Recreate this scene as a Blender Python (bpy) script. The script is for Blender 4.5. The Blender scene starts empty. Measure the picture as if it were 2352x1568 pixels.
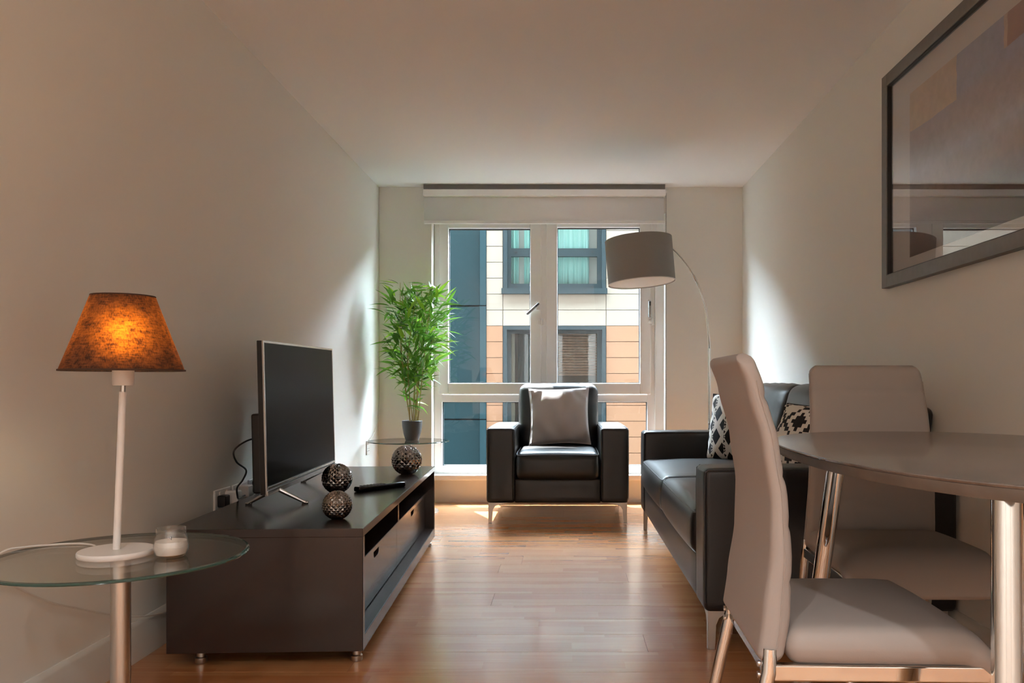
import bpy, bmesh, math, random
from mathutils import Matrix, Vector

random.seed(7)
SC = bpy.context.scene
COL = SC.collection
R = math.radians

# ------------------------------------------------------------------ camera
F = 1850.0                      # focal length in pixels of the 2352 wide frame
CZ = 0.91                       # camera height
cam_d = bpy.data.cameras.new('camera')
cam = bpy.data.objects.new('camera', cam_d)
COL.objects.link(cam)
cam.location = (0, 0, CZ)
cam.rotation_euler = (R(90), 0, 0)
cam_d.sensor_width = 36.0
cam_d.lens = F / 2352 * 36.0
cam_d.shift_x = -(1297 - 1176) / 2352
cam_d.shift_y = (880 - 784) / 2352
cam_d.clip_start = 0.05
SC.camera = cam

# ------------------------------------------------------------------ colour management
SC.view_settings.view_transform = 'Standard'
SC.view_settings.look = 'None'
SC.view_settings.gamma = 1.0
SC.view_settings.use_curve_mapping = False
SC.view_settings.exposure = 1.45
SC.cycles.use_denoising = True
SC.cycles.max_bounces = 12
SC.cycles.diffuse_bounces = 8
SC.cycles.glossy_bounces = 6
SC.cycles.transmission_bounces = 8
SC.cycles.transparent_max_bounces = 16
SC.cycles.caustics_reflective = False
SC.cycles.caustics_refractive = False
SC.cycles.sample_clamp_indirect = 6.0

# ------------------------------------------------------------------ sky, sun
world = bpy.data.worlds.new('sky')
SC.world = world
world.use_nodes = True
wn = world.node_tree.nodes
wl = world.node_tree.links
bg = wn['Background']
bg.inputs['Color'].default_value = (0.72, 0.87, 1.0, 1)
bg.inputs['Strength'].default_value = 31.0

sun_d = bpy.data.lights.new('sun_offscreen', 'SUN')
sun = bpy.data.objects.new('sun_offscreen', sun_d)
COL.objects.link(sun)
sun.location = (-3, 12, 12)
sun.rotation_euler = Vector((0.243, -0.56, -1.0)).to_track_quat('-Z', 'Y').to_euler()
sun_d.energy = 17.0
sun_d.angle = R(0.6)
sun_d.color = (1.0, 0.98, 0.95)

# ------------------------------------------------------------------ helpers
def lin(c):
    return tuple(((v / 255) / 12.92 if v / 255 <= 0.04045 else ((v / 255 + 0.055) / 1.055) ** 2.4) for v in c) + (1,)

W = {}          # world matrix of every root / part

def sp(o, label=None, cat=None, group=None, kind=None):
    if label: o['label'] = label
    if cat: o['category'] = cat
    if group: o['group'] = group
    if kind: o['kind'] = kind
    return o

def thing(name, label, cat, loc=(0, 0, 0), rz=0.0, group=None):
    o = bpy.data.objects.new(name, None)
    COL.objects.link(o)
    o.location = loc
    o.rotation_euler = (0, 0, rz)
    o.empty_display_size = 0.05
    W[o.name] = Matrix.Translation(loc) @ Matrix.Rotation(rz, 4, 'Z')
    return sp(o, label, cat, group)

def obj(name, bm, mat, parent=None, local=False, smooth=True, angle=35, bevel=0.0, bseg=2):
    """link a bmesh as one mesh object; coordinates are world unless local"""
    me = bpy.data.meshes.new(name)
    if parent is not None and not local:
        bm.transform(W[parent.name].inverted())
    bmesh.ops.recalc_face_normals(bm, faces=bm.faces[:])
    bm.to_mesh(me)
    bm.free()
    if smooth:
        me.polygons.foreach_set('use_smooth', [True] * len(me.polygons))
        me.set_sharp_from_angle(angle=R(angle))
    me.materials.append(mat)
    o = bpy.data.objects.new(name, me)
    COL.objects.link(o)
    if parent is not None:
        o.parent = parent
        W[o.name] = W[parent.name]
    else:
        W[o.name] = Matrix.Identity(4)
    if bevel > 0:
        b = o.modifiers.new('bevel', 'BEVEL')
        b.width = bevel
        b.segments = bseg
        b.limit_method = 'ANGLE'
        b.angle_limit = R(40)
        b.harden_normals = True
    return o

def struct(name, bm, mat, **k):
    return sp(obj(name, bm, mat, **k), kind='structure')

def NB():
    return bmesh.new()

def box(bm, x0, x1, y0, y1, z0, z1, M=None):
    vs = [bm.verts.new((x, y, z)) for x in (x0, x1) for y in (y0, y1) for z in (z0, z1)]
    for f in ((0, 1, 3, 2), (4, 6, 7, 5), (0, 4, 5, 1), (2, 3, 7, 6), (0, 2, 6, 4), (1, 5, 7, 3)):
        bm.faces.new([vs[i] for i in f])
    if M is not None:
        for v in vs: v.co = M @ v.co
    return bm

def bx(*a, M=None):
    return box(NB(), *a, M=M)

def lathe(bm, prof, seg=48, c=(0, 0, 0), M=None):
    """prof: list of (r, z). r=0 ends close."""
    rings = []
    new = []
    for r, z in prof:
        if r < 1e-6:
            v = bm.verts.new((c[0], c[1], c[2] + z)); rings.append([v]); new.append(v)
        else:
            ring = []
            for i in range(seg):
                a = 2 * math.pi * i / seg
                v = bm.verts.new((c[0] + r * math.cos(a), c[1] + r * math.sin(a), c[2] + z))
                ring.append(v); new.append(v)
            rings.append(ring)
    for A, B in zip(rings, rings[1:]):
        for i in range(seg):
            j = (i + 1) % seg
            if len(A) == 1 and len(B) == 1: continue
            if len(A) == 1: bm.faces.new((A[0], B[i], B[j]))
            elif len(B) == 1: bm.faces.new((A[i], B[0], A[j]))
            else: bm.faces.new((A[i], B[i], B[j], A[j]))
    if M is not None:
        for v in new: v.co = M @ v.co
    return bm

def catmull(pts, n=8):
    P = [Vector(p) for p in pts]
    P = [P[0] * 2 - P[1]] + P + [P[-1] * 2 - P[-2]]
    out = []
    for i in range(1, len(P) - 2):
        for k in range(n):
            t = k / n
            a, b, c, d = P[i - 1], P[i], P[i + 1], P[i + 2]
            out.append(0.5 * ((2 * b) + (c - a) * t + (2 * a - 5 * b + 4 * c - d) * t * t + (3 * b - a - 3 * c + d) * t ** 3))
    out.append(P[-2])
    return out

def tube(bm, pts, rad, seg=12, cap=True):
    """rad: number or list"""
    pts = [Vector(p) for p in pts]
    n = len(pts)
    rads = rad if isinstance(rad, (list, tuple)) else [rad] * n
    rings = []
    up = None
    for i, p in enumerate(pts):
        d = (pts[min(i + 1, n - 1)] - pts[max(i - 1, 0)]).normalized()
        if up is None:
            up = Vector((0, 0, 1)) if abs(d.z) < 0.9 else Vector((1, 0, 0))
        s = d.cross(up).normalized()
        up = s.cross(d).normalized()
        rings.append([bm.verts.new(p + (s * math.cos(2 * math.pi * k / seg) + up * math.sin(2 * math.pi * k / seg)) * rads[i]) for k in range(seg)])
    for A, B in zip(rings, rings[1:]):
        for k in range(seg):
            j = (k + 1) % seg
            bm.faces.new((A[k], A[j], B[j], B[k]))
    if cap:
        bm.faces.new(rings[0][::-1])
        bm.faces.new(rings[-1])
    return bm

def gridbox(bm, nx, ny, nz, fn):
    """surface grid of the cube [-1,1]^3 mapped by fn(u,v,w) -> point"""
    cache = {}
    def V(i, j, k):
        key = (i, j, k)
        if key not in cache:
            cache[key] = bm.verts.new(fn(2 * i / nx - 1, 2 * j / ny - 1, 2 * k / nz - 1))
        return cache[key]
    for i in range(nx):
        for j in range(ny):
            bm.faces.new((V(i, j, 0), V(i, j + 1, 0), V(i + 1, j + 1, 0), V(i + 1, j, 0)))
            bm.faces.new((V(i, j, nz), V(i + 1, j, nz), V(i + 1, j + 1, nz), V(i, j + 1, nz)))
    for i in range(nx):
        for k in range(nz):
            bm.faces.new((V(i, 0, k), V(i + 1, 0, k), V(i + 1, 0, k + 1), V(i, 0, k + 1)))
            bm.faces.new((V(i, ny, k), V(i, ny, k + 1), V(i + 1, ny, k + 1), V(i + 1, ny, k)))
    for j in range(ny):
        for k in range(nz):
            bm.faces.new((V(0, j, k), V(0, j, k + 1), V(0, j + 1, k + 1), V(0, j + 1, k)))
            bm.faces.new((V(nx, j, k), V(nx, j + 1, k), V(nx, j + 1, k + 1), V(nx, j, k + 1)))
    return bm

def soft_fn(sx, sy, sz, r, bul=(0, 0, 0), wr=0.0, seed=0):
    """rounded, bulging box half sizes sx,sy,sz"""
    rr = random.Random(seed)
    ph = [rr.uniform(0, 6.28) for _ in range(6)]
    def spread(u, s):
        # concentrate grid lines near the rounded edges
        a = abs(u)
        inner = (s - r) / s
        if a > 0.6:
            t = (a - 0.6) / 0.4
            val = inner + (1 - inner) * t
        else:
            val = inner * a / 0.6
        return math.copysign(val * s, u)
    def fn(u, v, w):
        p = Vector((spread(u, sx), spread(v, sy), spread(w, sz)))
        q = Vector((max(-sx + r, min(sx - r, p.x)), max(-sy + r, min(sy - r, p.y)), max(-sz + r, min(sz - r, p.z))))
        d = p - q
        if d.length > 1e-9:
            m = max(abs(d.x), abs(d.y), abs(d.z))
            p = q + d.normalized() * m
        cx, cy, cz = (max(0, 1 - (p.x / sx) ** 2), max(0, 1 - (p.y / sy) ** 2), max(0, 1 - (p.z / sz) ** 2))
        p = p + Vector((bul[0] * math.sin(math.pi / 2 * p.x / sx) * (cy * cz) ** 0.6,
                        bul[1] * math.sin(math.pi / 2 * p.y / sy) * (cx * cz) ** 0.6,
                        bul[2] * math.sin(math.pi / 2 * p.z / sz) * (cx * cy) ** 0.6))
        if wr:
            n = math.sin(p.x * 37 + p.y * 23 + ph[0]) * math.sin(p.y * 41 - p.z * 29 + ph[1]) + 0.6 * math.sin(p.z * 53 + p.x * 61 + ph[2])
            p = p + d.normalized() * (wr * n) if d.length > 1e-9 else p
        return p
    return fn

def soft(bm, c, half, r, bul=(0, 0, 0), n=(14, 14, 10), M=None, wr=0.0, seed=0):
    f = soft_fn(half[0], half[1], half[2], r, bul, wr, seed)
    C = Vector(c)
    def g(u, v, w):
        p = f(u, v, w)
        if M is not None: p = M @ p
        return p + C
    return gridbox(bm, n[0], n[1], n[2], g)

def extrude_poly(bm, pts, d):
    """pts: list of 3d points of a planar polygon, d: extrusion vector"""
    d = Vector(d)
    a = [bm.verts.new(p) for p in pts]
    b = [bm.verts.new(Vector(p) + d) for p in pts]
    n = len(pts)
    bm.faces.new(a[::-1]); bm.faces.new(b)
    for i in range(n):
        j = (i + 1) % n
        bm.faces.new((a[i], a[j], b[j], b[i]))
    return bm

# ------------------------------------------------------------------ materials
def mat(name, col, rough=0.5, metal=0.0, spec=0.5, bump=None, var=None, coat=0.0, coat_rough=0.1, sheen=0.0):
    """procedural principled; var=(scale, amount) colour noise; bump=(scale, strength)"""
    m = bpy.data.materials.new(name)
    m.use_nodes = True
    nt = m.node_tree
    b = nt.nodes['Principled BSDF']
    c = lin(col)
    b.inputs['Base Color'].default_value = c
    b.inputs['Roughness'].default_value = rough
    b.inputs['Metallic'].default_value = metal
    b.inputs['Specular IOR Level'].default_value = spec
    b.inputs['Coat Weight'].default_value = coat
    b.inputs['Coat Roughness'].default_value = coat_rough
    b.inputs['Sheen Weight'].default_value = sheen
    tc = nt.nodes.new('ShaderNodeTexCoord')
    if var:
        n = nt.nodes.new('ShaderNodeTexNoise')
        n.inputs['Scale'].default_value = var[0]
        n.inputs['Detail'].default_value = 5
        nt.links.new(tc.outputs['Object'], n.inputs['Vector'])
        r = nt.nodes.new('ShaderNodeMixRGB')
        r.inputs[1].default_value = tuple(v * (1 - var[1]) for v in c[:3]) + (1,)
        r.inputs[2].default_value = tuple(min(1, v * (1 + var[1])) for v in c[:3]) + (1,)
        nt.links.new(n.outputs['Fac'], r.inputs[0])
        nt.links.new(r.outputs[0], b.inputs['Base Color'])
    if bump:
        n2 = nt.nodes.new('ShaderNodeTexNoise')
        n2.inputs['Scale'].default_value = bump[0]
        n2.inputs['Detail'].default_value = 4
        nt.links.new(tc.outputs['Object'], n2.inputs['Vector'])
        bp = nt.nodes.new('ShaderNodeBump')
        bp.inputs['Strength'].default_value = bump[1]
        bp.inputs['Distance'].default_value = bump[2] if len(bump) > 2 else 0.002
        nt.links.new(n2.outputs['Fac'], bp.inputs['Height'])
        nt.links.new(bp.outputs['Normal'], b.inputs['Normal'])
    return m

def thin_glass(name, tint=(1, 1, 1), f0=0.04, gain=1.0):
    """clear pane face: see-through, mirror reflection growing towards grazing angles (Schlick, same from both sides)"""
    m = bpy.data.materials.new(name)
    m.use_nodes = True
    nt = m.node_tree
    nt.nodes.remove(nt.nodes['Principled BSDF'])
    out = nt.nodes['Material Output']
    tr = nt.nodes.new('ShaderNodeBsdfTransparent')
    tr.inputs['Color'].default_value = tuple(tint) + (1,)
    gl = nt.nodes.new('ShaderNodeBsdfGlossy')
    gl.inputs['Roughness'].default_value = 0.0
    lw = nt.nodes.new('ShaderNodeLayerWeight')
    lw.inputs['Blend'].default_value = 0.5
    pw = nt.nodes.new('ShaderNodeMath'); pw.operation = 'POWER'; pw.inputs[1].default_value = 5.0
    ma = nt.nodes.new('ShaderNodeMath'); ma.operation = 'MULTIPLY_ADD'; ma.use_clamp = True
    ma.inputs[1].default_value = (1 - f0) * gain
    ma.inputs[2].default_value = f0 * gain
    mx = nt.nodes.new('ShaderNodeMixShader')
    nt.links.new(lw.outputs['Facing'], pw.inputs[0])
    nt.links.new(pw.outputs[0], ma.inputs[0])
    nt.links.new(ma.outputs[0], mx.inputs[0])
    nt.links.new(tr.outputs[0], mx.inputs[1])
    nt.links.new(gl.outputs[0], mx.inputs[2])
    nt.links.new(mx.outputs[0], out.inputs['Surface'])
    return m

M_wall = mat('painted_wall', (227, 226, 220), 0.75, spec=0.25, bump=(260, 0.12, 0.001))
M_ceil = mat('painted_ceiling', (238, 240, 241), 0.85, spec=0.2)
M_skirt = mat('skirting_paint', (214, 213, 208), 0.4)
M_upvc = mat('white_window_frame', (240, 240, 239), 0.35)
M_blind = mat('blind_fabric', (240, 240, 239), 0.8, bump=(500, 0.15, 0.0006))
_nt = M_blind.node_tree
_tr = _nt.nodes.new('ShaderNodeBsdfTranslucent'); _tr.inputs['Color'].default_value = lin((225, 225, 222))
_mx = _nt.nodes.new('ShaderNodeMixShader'); _mx.inputs[0].default_value = 0.1
_nt.links.new(_nt.nodes['Principled BSDF'].outputs[0], _mx.inputs[1]); _nt.links.new(_tr.outputs[0], _mx.inputs[2])
_nt.links.new(_mx.outputs[0], _nt.nodes['Material Output'].inputs['Surface'])
M_blindrail = mat('blind_rail', (246, 246, 245), 0.45)
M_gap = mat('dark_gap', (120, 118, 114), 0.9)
M_seal = mat('black_gasket', (40, 42, 44), 0.6)
M_grey_plastic = mat('grey_handle', (150, 150, 148), 0.4)
M_dark_plastic = mat('dark_button', (80, 80, 78), 0.5)
M_white_plastic = mat('white_plastic', (232, 230, 226), 0.35)
M_black_plastic = mat('black_plastic', (22, 21, 21), 0.35)
M_black_gloss = mat('black_gloss', (18, 17, 17), 0.15)
M_chrome = mat('chrome', (225, 225, 222), 0.06, metal=1.0)
M_steel = mat('brushed_steel', (196, 190, 182), 0.28, metal=1.0)
M_silver = mat('silver_trim', (200, 200, 198), 0.22, metal=1.0)
M_leather = mat('black_leather', (23, 24, 26), 0.36, spec=0.5, bump=(190, 0.25, 0.0015), coat=0.1, coat_rough=0.35)
M_piping = mat('leather_piping', (44, 44, 46), 0.4, spec=0.6)
M_satin = mat('silver_satin', (186, 182, 182), 0.42, spec=0.5, sheen=0.4, bump=(420, 0.1, 0.0008))
M_taupe = mat('taupe_leatherette', (158, 149, 142), 0.55, spec=0.4, bump=(340, 0.14, 0.0008))
M_lampwhite = mat('white_lacquer', (230, 228, 224), 0.4)
M_wax = mat('candle_wax', (236, 232, 226), 0.5)
M_cord = mat('white_cord', (214, 212, 206), 0.5)
M_pot = mat('charcoal_pot', (66, 65, 64), 0.5)
M_soil = mat('dark_soil', (48, 38, 30), 0.95, bump=(60, 0.8, 0.01))
M_stem = mat('bamboo_stem', (150, 132, 70), 0.5, var=(30, 0.3))
M_black_screen = mat('screen_glass', (3, 3, 3), 0.3, spec=0.03)
M_linen = mat('grey_drum_fabric', (146, 145, 142), 0.85, bump=(700, 0.3, 0.0008), var=(300, 0.08))
M_diffuser = mat('lamp_diffuser', (226, 225, 221), 0.6)
M_glass = thin_glass('window_glass', (0.98, 0.99, 0.99), 0.03)
M_picglass = thin_glass('picture_glass', (0.99, 0.99, 0.99), 0.07, gain=1.7)
M_jar = thin_glass('jar_glass', (0.98, 0.985, 0.98), 0.07, gain=1.5)
M_frame = mat('grey_wood_frame', (112, 109, 104), 0.5, var=(40, 0.15))
M_frame_in = mat('frame_rebate', (30, 29, 30), 0.5)
M_mount = mat('white_mount', (226, 220, 216), 0.8)
M_ext = mat('exterior_brick', (58, 52, 48), 0.9, var=(6, 0.25))
M_street = mat('street', (64, 64, 64), 0.9, var=(2, 0.2))

def leaf_mat():
    m = mat('bamboo_leaf', (104, 158, 40), 0.42, spec=0.4)
    nt = m.node_tree
    b = nt.nodes['Principled BSDF']
    oi = nt.nodes.new('ShaderNodeObjectInfo')
    cr = nt.nodes.new('ShaderNodeValToRGB')
    el = cr.color_ramp.elements
    el[0].position = 0.0; el[0].color = lin((58, 98, 36))
    el[1].position = 1.0; el[1].color = lin((150, 186, 56))
    e = el.new(0.5); e.color = lin((96, 146, 42))
    nt.links.new(oi.outputs['Random'], cr.inputs[0])
    nt.links.new(cr.outputs[0], b.inputs['Base Color'])
    tr = nt.nodes.new('ShaderNodeBsdfTranslucent')
    nt.links.new(cr.outputs[0], tr.inputs['Color'])
    mx = nt.nodes.new('ShaderNodeMixShader')
    mx.inputs[0].default_value = 0.4
    nt.links.new(b.outputs[0], mx.inputs[1])
    nt.links.new(tr.outputs[0], mx.inputs[2])
    nt.links.new(mx.outputs[0], nt.nodes['Material Output'].inputs['Surface'])
    return m
M_leaf = leaf_mat()

def wood_floor_mat():
    m = mat('beech_floorboard', (196, 138, 92), 0.22, spec=0.6, coat=0.5, coat_rough=0.14)
    nt = m.node_tree
    b = nt.nodes['Principled BSDF']
    tc = nt.nodes.new('ShaderNodeTexCoord')
    # three strips per board, each strip in staves of its own tone
    sx = nt.nodes.new('ShaderNodeSeparateXYZ')
    nt.links.new(tc.outputs['Object'], sx.inputs[0])
    def math_(op, a, bb=None, c=None):
        n = nt.nodes.new('ShaderNodeMath'); n.operation = op
        for i, v in enumerate((a, bb, c)):
            if v is None: continue
            if isinstance(v, (int, float)): n.inputs[i].default_value = v
            else: nt.links.new(v, n.inputs[i])
        return n.outputs[0]
    oi = nt.nodes.new('ShaderNodeObjectInfo')
    strip = math_('FLOOR', math_('DIVIDE', sx.outputs['Y'], 0.0635))
    off = math_('MULTIPLY', math_('FRACT', math_('MULTIPLY', strip, 0.37)), 1.0)
    stave = math_('FLOOR', math_('ADD', math_('DIVIDE', sx.outputs['X'], 0.46), math_('ADD', off, math_('MULTIPLY', oi.outputs['Random'], 7.0))))
    cmb = nt.nodes.new('ShaderNodeCombineXYZ')
    nt.links.new(strip, cmb.inputs[0]); nt.links.new(stave, cmb.inputs[1]); nt.links.new(oi.outputs['Random'], cmb.inputs[2])
    wn_ = nt.nodes.new('ShaderNodeTexWhiteNoise')
    wn_.noise_dimensions = '3D'
    nt.links.new(cmb.outputs[0], wn_.inputs['Vector'])
    mp = nt.nodes.new('ShaderNodeMapping')
    mp.inputs['Scale'].default_value = (2.2, 46, 10)
    nt.links.new(tc.outputs['Object'], mp.inputs[0])
    gn = nt.nodes.new('ShaderNodeTexNoise')
    gn.inputs['Scale'].default_value = 2.0
    gn.inputs['Detail'].default_value = 6
    nt.links.new(mp.outputs[0], gn.inputs['Vector'])
    v = math_('ADD', math_('ADD', math_('MULTIPLY', wn_.outputs['Value'], 0.35), 0.1), math_('MULTIPLY', gn.outputs['Fac'], 0.4))
    cr = nt.nodes.new('ShaderNodeValToRGB')
    el = cr.color_ramp.elements
    el[0].position = 0.1; el[0].color = lin((166, 104, 60))
    el[1].position = 0.9; el[1].color = lin((200, 146, 99))
    nt.links.new(v, cr.inputs[0])
    nt.links.new(cr.outputs[0], b.inputs['Base Color'])
    rr = nt.nodes.new('ShaderNodeMapRange')
    rr.inputs['To Min'].default_value = 0.2; rr.inputs['To Max'].default_value = 0.3
    nt.links.new(gn.outputs['Fac'], rr.inputs['Value'])
    nt.links.new(rr.outputs[0], b.inputs['Roughness'])
    return m
M_floor = wood_floor_mat()
M_joint = mat('floor_joint', (104, 66, 40), 0.8)

def dark_wood():
    m = mat('wenge_veneer', (44, 26, 20), 0.26, spec=0.5, coat=0.3, coat_rough=0.12)
    nt = m.node_tree
    b = nt.nodes['Principled BSDF']
    tc = nt.nodes.new('ShaderNodeTexCoord')
    mp = nt.nodes.new('ShaderNodeMapping')
    mp.inputs['Scale'].default_value = (3, 3, 60)
    nt.links.new(tc.outputs['Object'], mp.inputs[0])
    n = nt.nodes.new('ShaderNodeTexNoise')
    n.inputs['Scale'].default_value = 3; n.inputs['Detail'].default_value = 6
    nt.links.new(mp.outputs[0], n.inputs['Vector'])
    cr = nt.nodes.new('ShaderNodeValToRGB')
    el = cr.color_ramp.elements
    el[0].position = 0.3; el[0].color = lin((30, 16, 12))
    el[1].position = 0.75; el[1].color = lin((40, 23, 18))
    nt.links.new(n.outputs['Fac'], cr.inputs[0])
    nt.links.new(cr.outputs[0], b.inputs['Base Color'])
    return m
M_wenge = dark_wood()
def concrete_top():
    m = mat('concrete_laminate', (134, 124, 116), 0.24, spec=0.6, bump=(40, 0.03, 0.0006), coat=0.3, coat_rough=0.15)
    nt = m.node_tree
    b = nt.nodes['Principled BSDF']
    tc = nt.nodes.new('ShaderNodeTexCoord')
    mp = nt.nodes.new('ShaderNodeMapping'); mp.inputs['Scale'].default_value = (2, 9, 4)
    nt.links.new(tc.outputs['Object'], mp.inputs[0])
    n = nt.nodes.new('ShaderNodeTexNoise'); n.inputs['Scale'].default_value = 2.2; n.inputs['Detail'].default_value = 8
    n.inputs['Roughness'].default_value = 0.7
    nt.links.new(mp.outputs[0], n.inputs['Vector'])
    cr = nt.nodes.new('ShaderNodeValToRGB')
    el = cr.color_ramp.elements
    el[0].position = 0.25; el[0].color = lin((84, 76, 71))
    el[1].position = 0.75; el[1].color = lin((126, 115, 107))
    nt.links.new(n.outputs['Fac'], cr.inputs[0])
    nt.links.new(cr.outputs[0], b.inputs['Base Color'])
    return m
M_top = concrete_top()
M_topedge = mat('concrete_edge', (96, 88, 80), 0.55, var=(18, 0.35), bump=(60, 0.3, 0.002))

M_tglass = thin_glass('table_glass', (0.94, 0.97, 0.955), 0.05)
M_tedge = mat('green_glass_edge', (44, 74, 66), 0.08, spec=0.8)

def shade_mat():
    """brown linen lampshade: light from the bulb shines through the weave"""
    m = bpy.data.materials.new('brown_linen_shade')
    m.use_nodes = True
    nt = m.node_tree
    b = nt.nodes['Principled BSDF']
    b.inputs['Roughness'].default_value = 0.9
    tc = nt.nodes.new('ShaderNodeTexCoord')
    def wv(scale):
        mp = nt.nodes.new('ShaderNodeMapping'); mp.inputs['Scale'].default_value = scale
        nt.links.new(tc.outputs['Object'], mp.inputs[0])
        n = nt.nodes.new('ShaderNodeTexNoise'); n.inputs['Scale'].default_value = 1.0; n.inputs['Detail'].default_value = 3
        nt.links.new(mp.outputs[0], n.inputs['Vector'])
        return n.outputs['Fac']
    a = wv((60, 60, 420)); c = wv((420, 420, 60)); d = wv((55, 55, 55))
    ad = nt.nodes.new('ShaderNodeMath'); ad.operation = 'ADD'
    nt.links.new(a, ad.inputs[0]); nt.links.new(c, ad.inputs[1])
    ad2 = nt.nodes.new('ShaderNodeMath'); ad2.operation = 'ADD'
    nt.links.new(ad.outputs[0], ad2.inputs[0]); nt.links.new(d, ad2.inputs[1])
    cr = nt.nodes.new('ShaderNodeValToRGB')
    el = cr.color_ramp.elements
    el[0].position = 0.40; el[0].color = lin((70, 34, 12))
    el[1].position = 0.60; el[1].color = lin((190, 104, 22))
    dv = nt.nodes.new('ShaderNodeMath'); dv.operation = 'DIVIDE'; dv.inputs[1].default_value = 3.0
    nt.links.new(ad2.outputs[0], dv.inputs[0]); nt.links.new(dv.outputs[0], cr.inputs[0])
    cr2 = nt.nodes.new('ShaderNodeValToRGB')
    el = cr2.color_ramp.elements
    el[0].position = 0.40; el[0].color = lin((44, 32, 27))
    el[1].position = 0.60; el[1].color = lin((66, 50, 42))
    nt.links.new(dv.outputs[0], cr2.inputs[0])
    nt.links.new(cr2.outputs[0], b.inputs['Base Color'])
    tr = nt.nodes.new('ShaderNodeBsdfTranslucent')
    nt.links.new(cr.outputs[0], tr.inputs['Color'])
    rf = nt.nodes.new('ShaderNodeBsdfRefraction'); rf.inputs['IOR'].default_value = 1.6; rf.inputs['Roughness'].default_value = 0.95
    nt.links.new(cr.outputs[0], rf.inputs['Color'])
    mr = nt.nodes.new('ShaderNodeMixShader'); mr.inputs[0].default_value = 0.7
    mx = nt.nodes.new('ShaderNodeMixShader'); mx.inputs[0].default_value = 0.30
    nt.links.new(tr.outputs[0], mr.inputs[1]); nt.links.new(rf.outputs[0], mr.inputs[2])
    nt.links.new(b.outputs[0], mx.inputs[1]); nt.links.new(mr.outputs[0], mx.inputs[2])
    nt.links.new(mx.outputs[0], nt.nodes['Material Output'].inputs['Surface'])
    return m
M_shade = shade_mat()
M_shade_in = mat('shade_lining', (236, 230, 220), 0.8)

def ball_mat():
    m = mat('smoked_chrome_ball', (150, 146, 142), 0.16, metal=1.0)
    return m
M_ball = ball_mat()

def pattern_mat(name, kind):
    """black and white woven geometric print on cotton, in the pillow's own surface coordinates"""
    m = mat(name, (225, 222, 214), 0.85, bump=(500, 0.15, 0.0008))
    nt = m.node_tree
    b = nt.nodes['Principled BSDF']
    tc = nt.nodes.new('ShaderNodeTexCoord')
    s = nt.nodes.new('ShaderNodeSeparateXYZ')
    nt.links.new(tc.outputs['UV'], s.inputs[0])
    def mt(op, a, bb=None):
        n = nt.nodes.new('ShaderNodeMath'); n.operation = op
        for i, v in enumerate((a, bb)):
            if v is None: continue
            if isinstance(v, (int, float)): n.inputs[i].default_value = v
            else: nt.links.new(v, n.inputs[i])
        return n.outputs[0]
    u, v = s.outputs['X'], s.outputs['Y']
    if kind == 'kilim':
        u, v = mt('MULTIPLY', u, 1.5), mt('MULTIPLY', v, 1.5)
    def tri(x, p):      # triangle wave 0..1, period p
        return mt('ABSOLUTE', mt('SUBTRACT', mt('MULTIPLY', mt('FRACT', mt('DIVIDE', x, p)), 2.0), 1.0))
    def snap(x, q):
        return mt('MULTIPLY', mt('FLOOR', mt('DIVIDE', x, q)), q)
    if kind == 'kilim':
        # columns: diamonds, teeth, bars
        a = mt('GREATER_THAN', mt('ADD', tri(u, 0.32), tri(v, 0.5)), 1.28)
        d = mt('LESS_THAN', mt('ADD', tri(u, 0.32), tri(v, 0.5)), 0.52)
        teeth = mt('GREATER_THAN', mt('SUBTRACT', tri(v, 0.1), mt('MULTIPLY', tri(mt('ADD', u, 0.05), 0.16), 1.4)), 0.1)
        band = mt('GREATER_THAN', tri(mt('ADD', u, 0.08), 0.32), 0.72)
        x1 = mt('MAXIMUM', a, d)
        x2 = mt('MULTIPLY', teeth, band)
        k = mt('SUBTRACT', mt('MAXIMUM', x1, x2), mt('MULTIPLY', x1, x2))
    else:
        us = snap(u, 0.035); vs = snap(v, 0.045)
        a = mt('ADD', tri(us, 0.42), mt('MULTIPLY', tri(vs, 0.36), 0.85))
        k1 = mt('MULTIPLY', mt('GREATER_THAN', a, 0.72), mt('LESS_THAN', a, 1.02))
        k2 = mt('GREATER_THAN', a, 1.42)
        k = mt('MAXIMUM', k1, k2)
    mx = nt.nodes.new('ShaderNodeMixRGB')
    mx.inputs[1].default_value = lin((226, 223, 216))
    mx.inputs[2].default_value = lin((26, 26, 28))
    nt.links.new(k, mx.inputs[0])
    nt.links.new(mx.outputs[0], b.inputs['Base Color'])
    return m
M_kilim = pattern_mat('kilim_print', 'kilim')
M_steps = pattern_mat('stepped_print', 'steps')

# facade materials
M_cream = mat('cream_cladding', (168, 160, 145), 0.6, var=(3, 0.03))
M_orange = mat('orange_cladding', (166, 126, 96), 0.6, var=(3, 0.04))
M_fjoint = mat('cladding_joint', (92, 74, 60), 0.9)
M_fframe = mat('slate_blue_metal', (46, 62, 66), 0.45, spec=0.3)
M_teal = mat('teal_glazing', (36, 61, 66), 0.25, spec=0.25)
M_teal2 = mat('teal_metal', (40, 68, 74), 0.4, spec=0.25)
M_curtain = mat('turquoise_curtain', (186, 238, 234), 0.9)
M_bambooblind = mat('bamboo_slat', (122, 92, 72), 0.7, var=(8, 0.4))
M_fglass = thin_glass('far_window_glass', (0.93, 0.98, 0.98), 0.018)
M_dkgreen = mat('dark_green_curtain', (26, 48, 48), 0.9)

# ------------------------------------------------------------------ room shell
XL, XR, YB, YF, H = -1.4125, 1.35, 6.12, -2.4, 2.4
OX0, OX1, OZ0, OZ1 = -1.012, 0.764, 0.17, 2.2      # window opening
EXY = 6.36                                         # outer face of the outer wall

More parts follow.
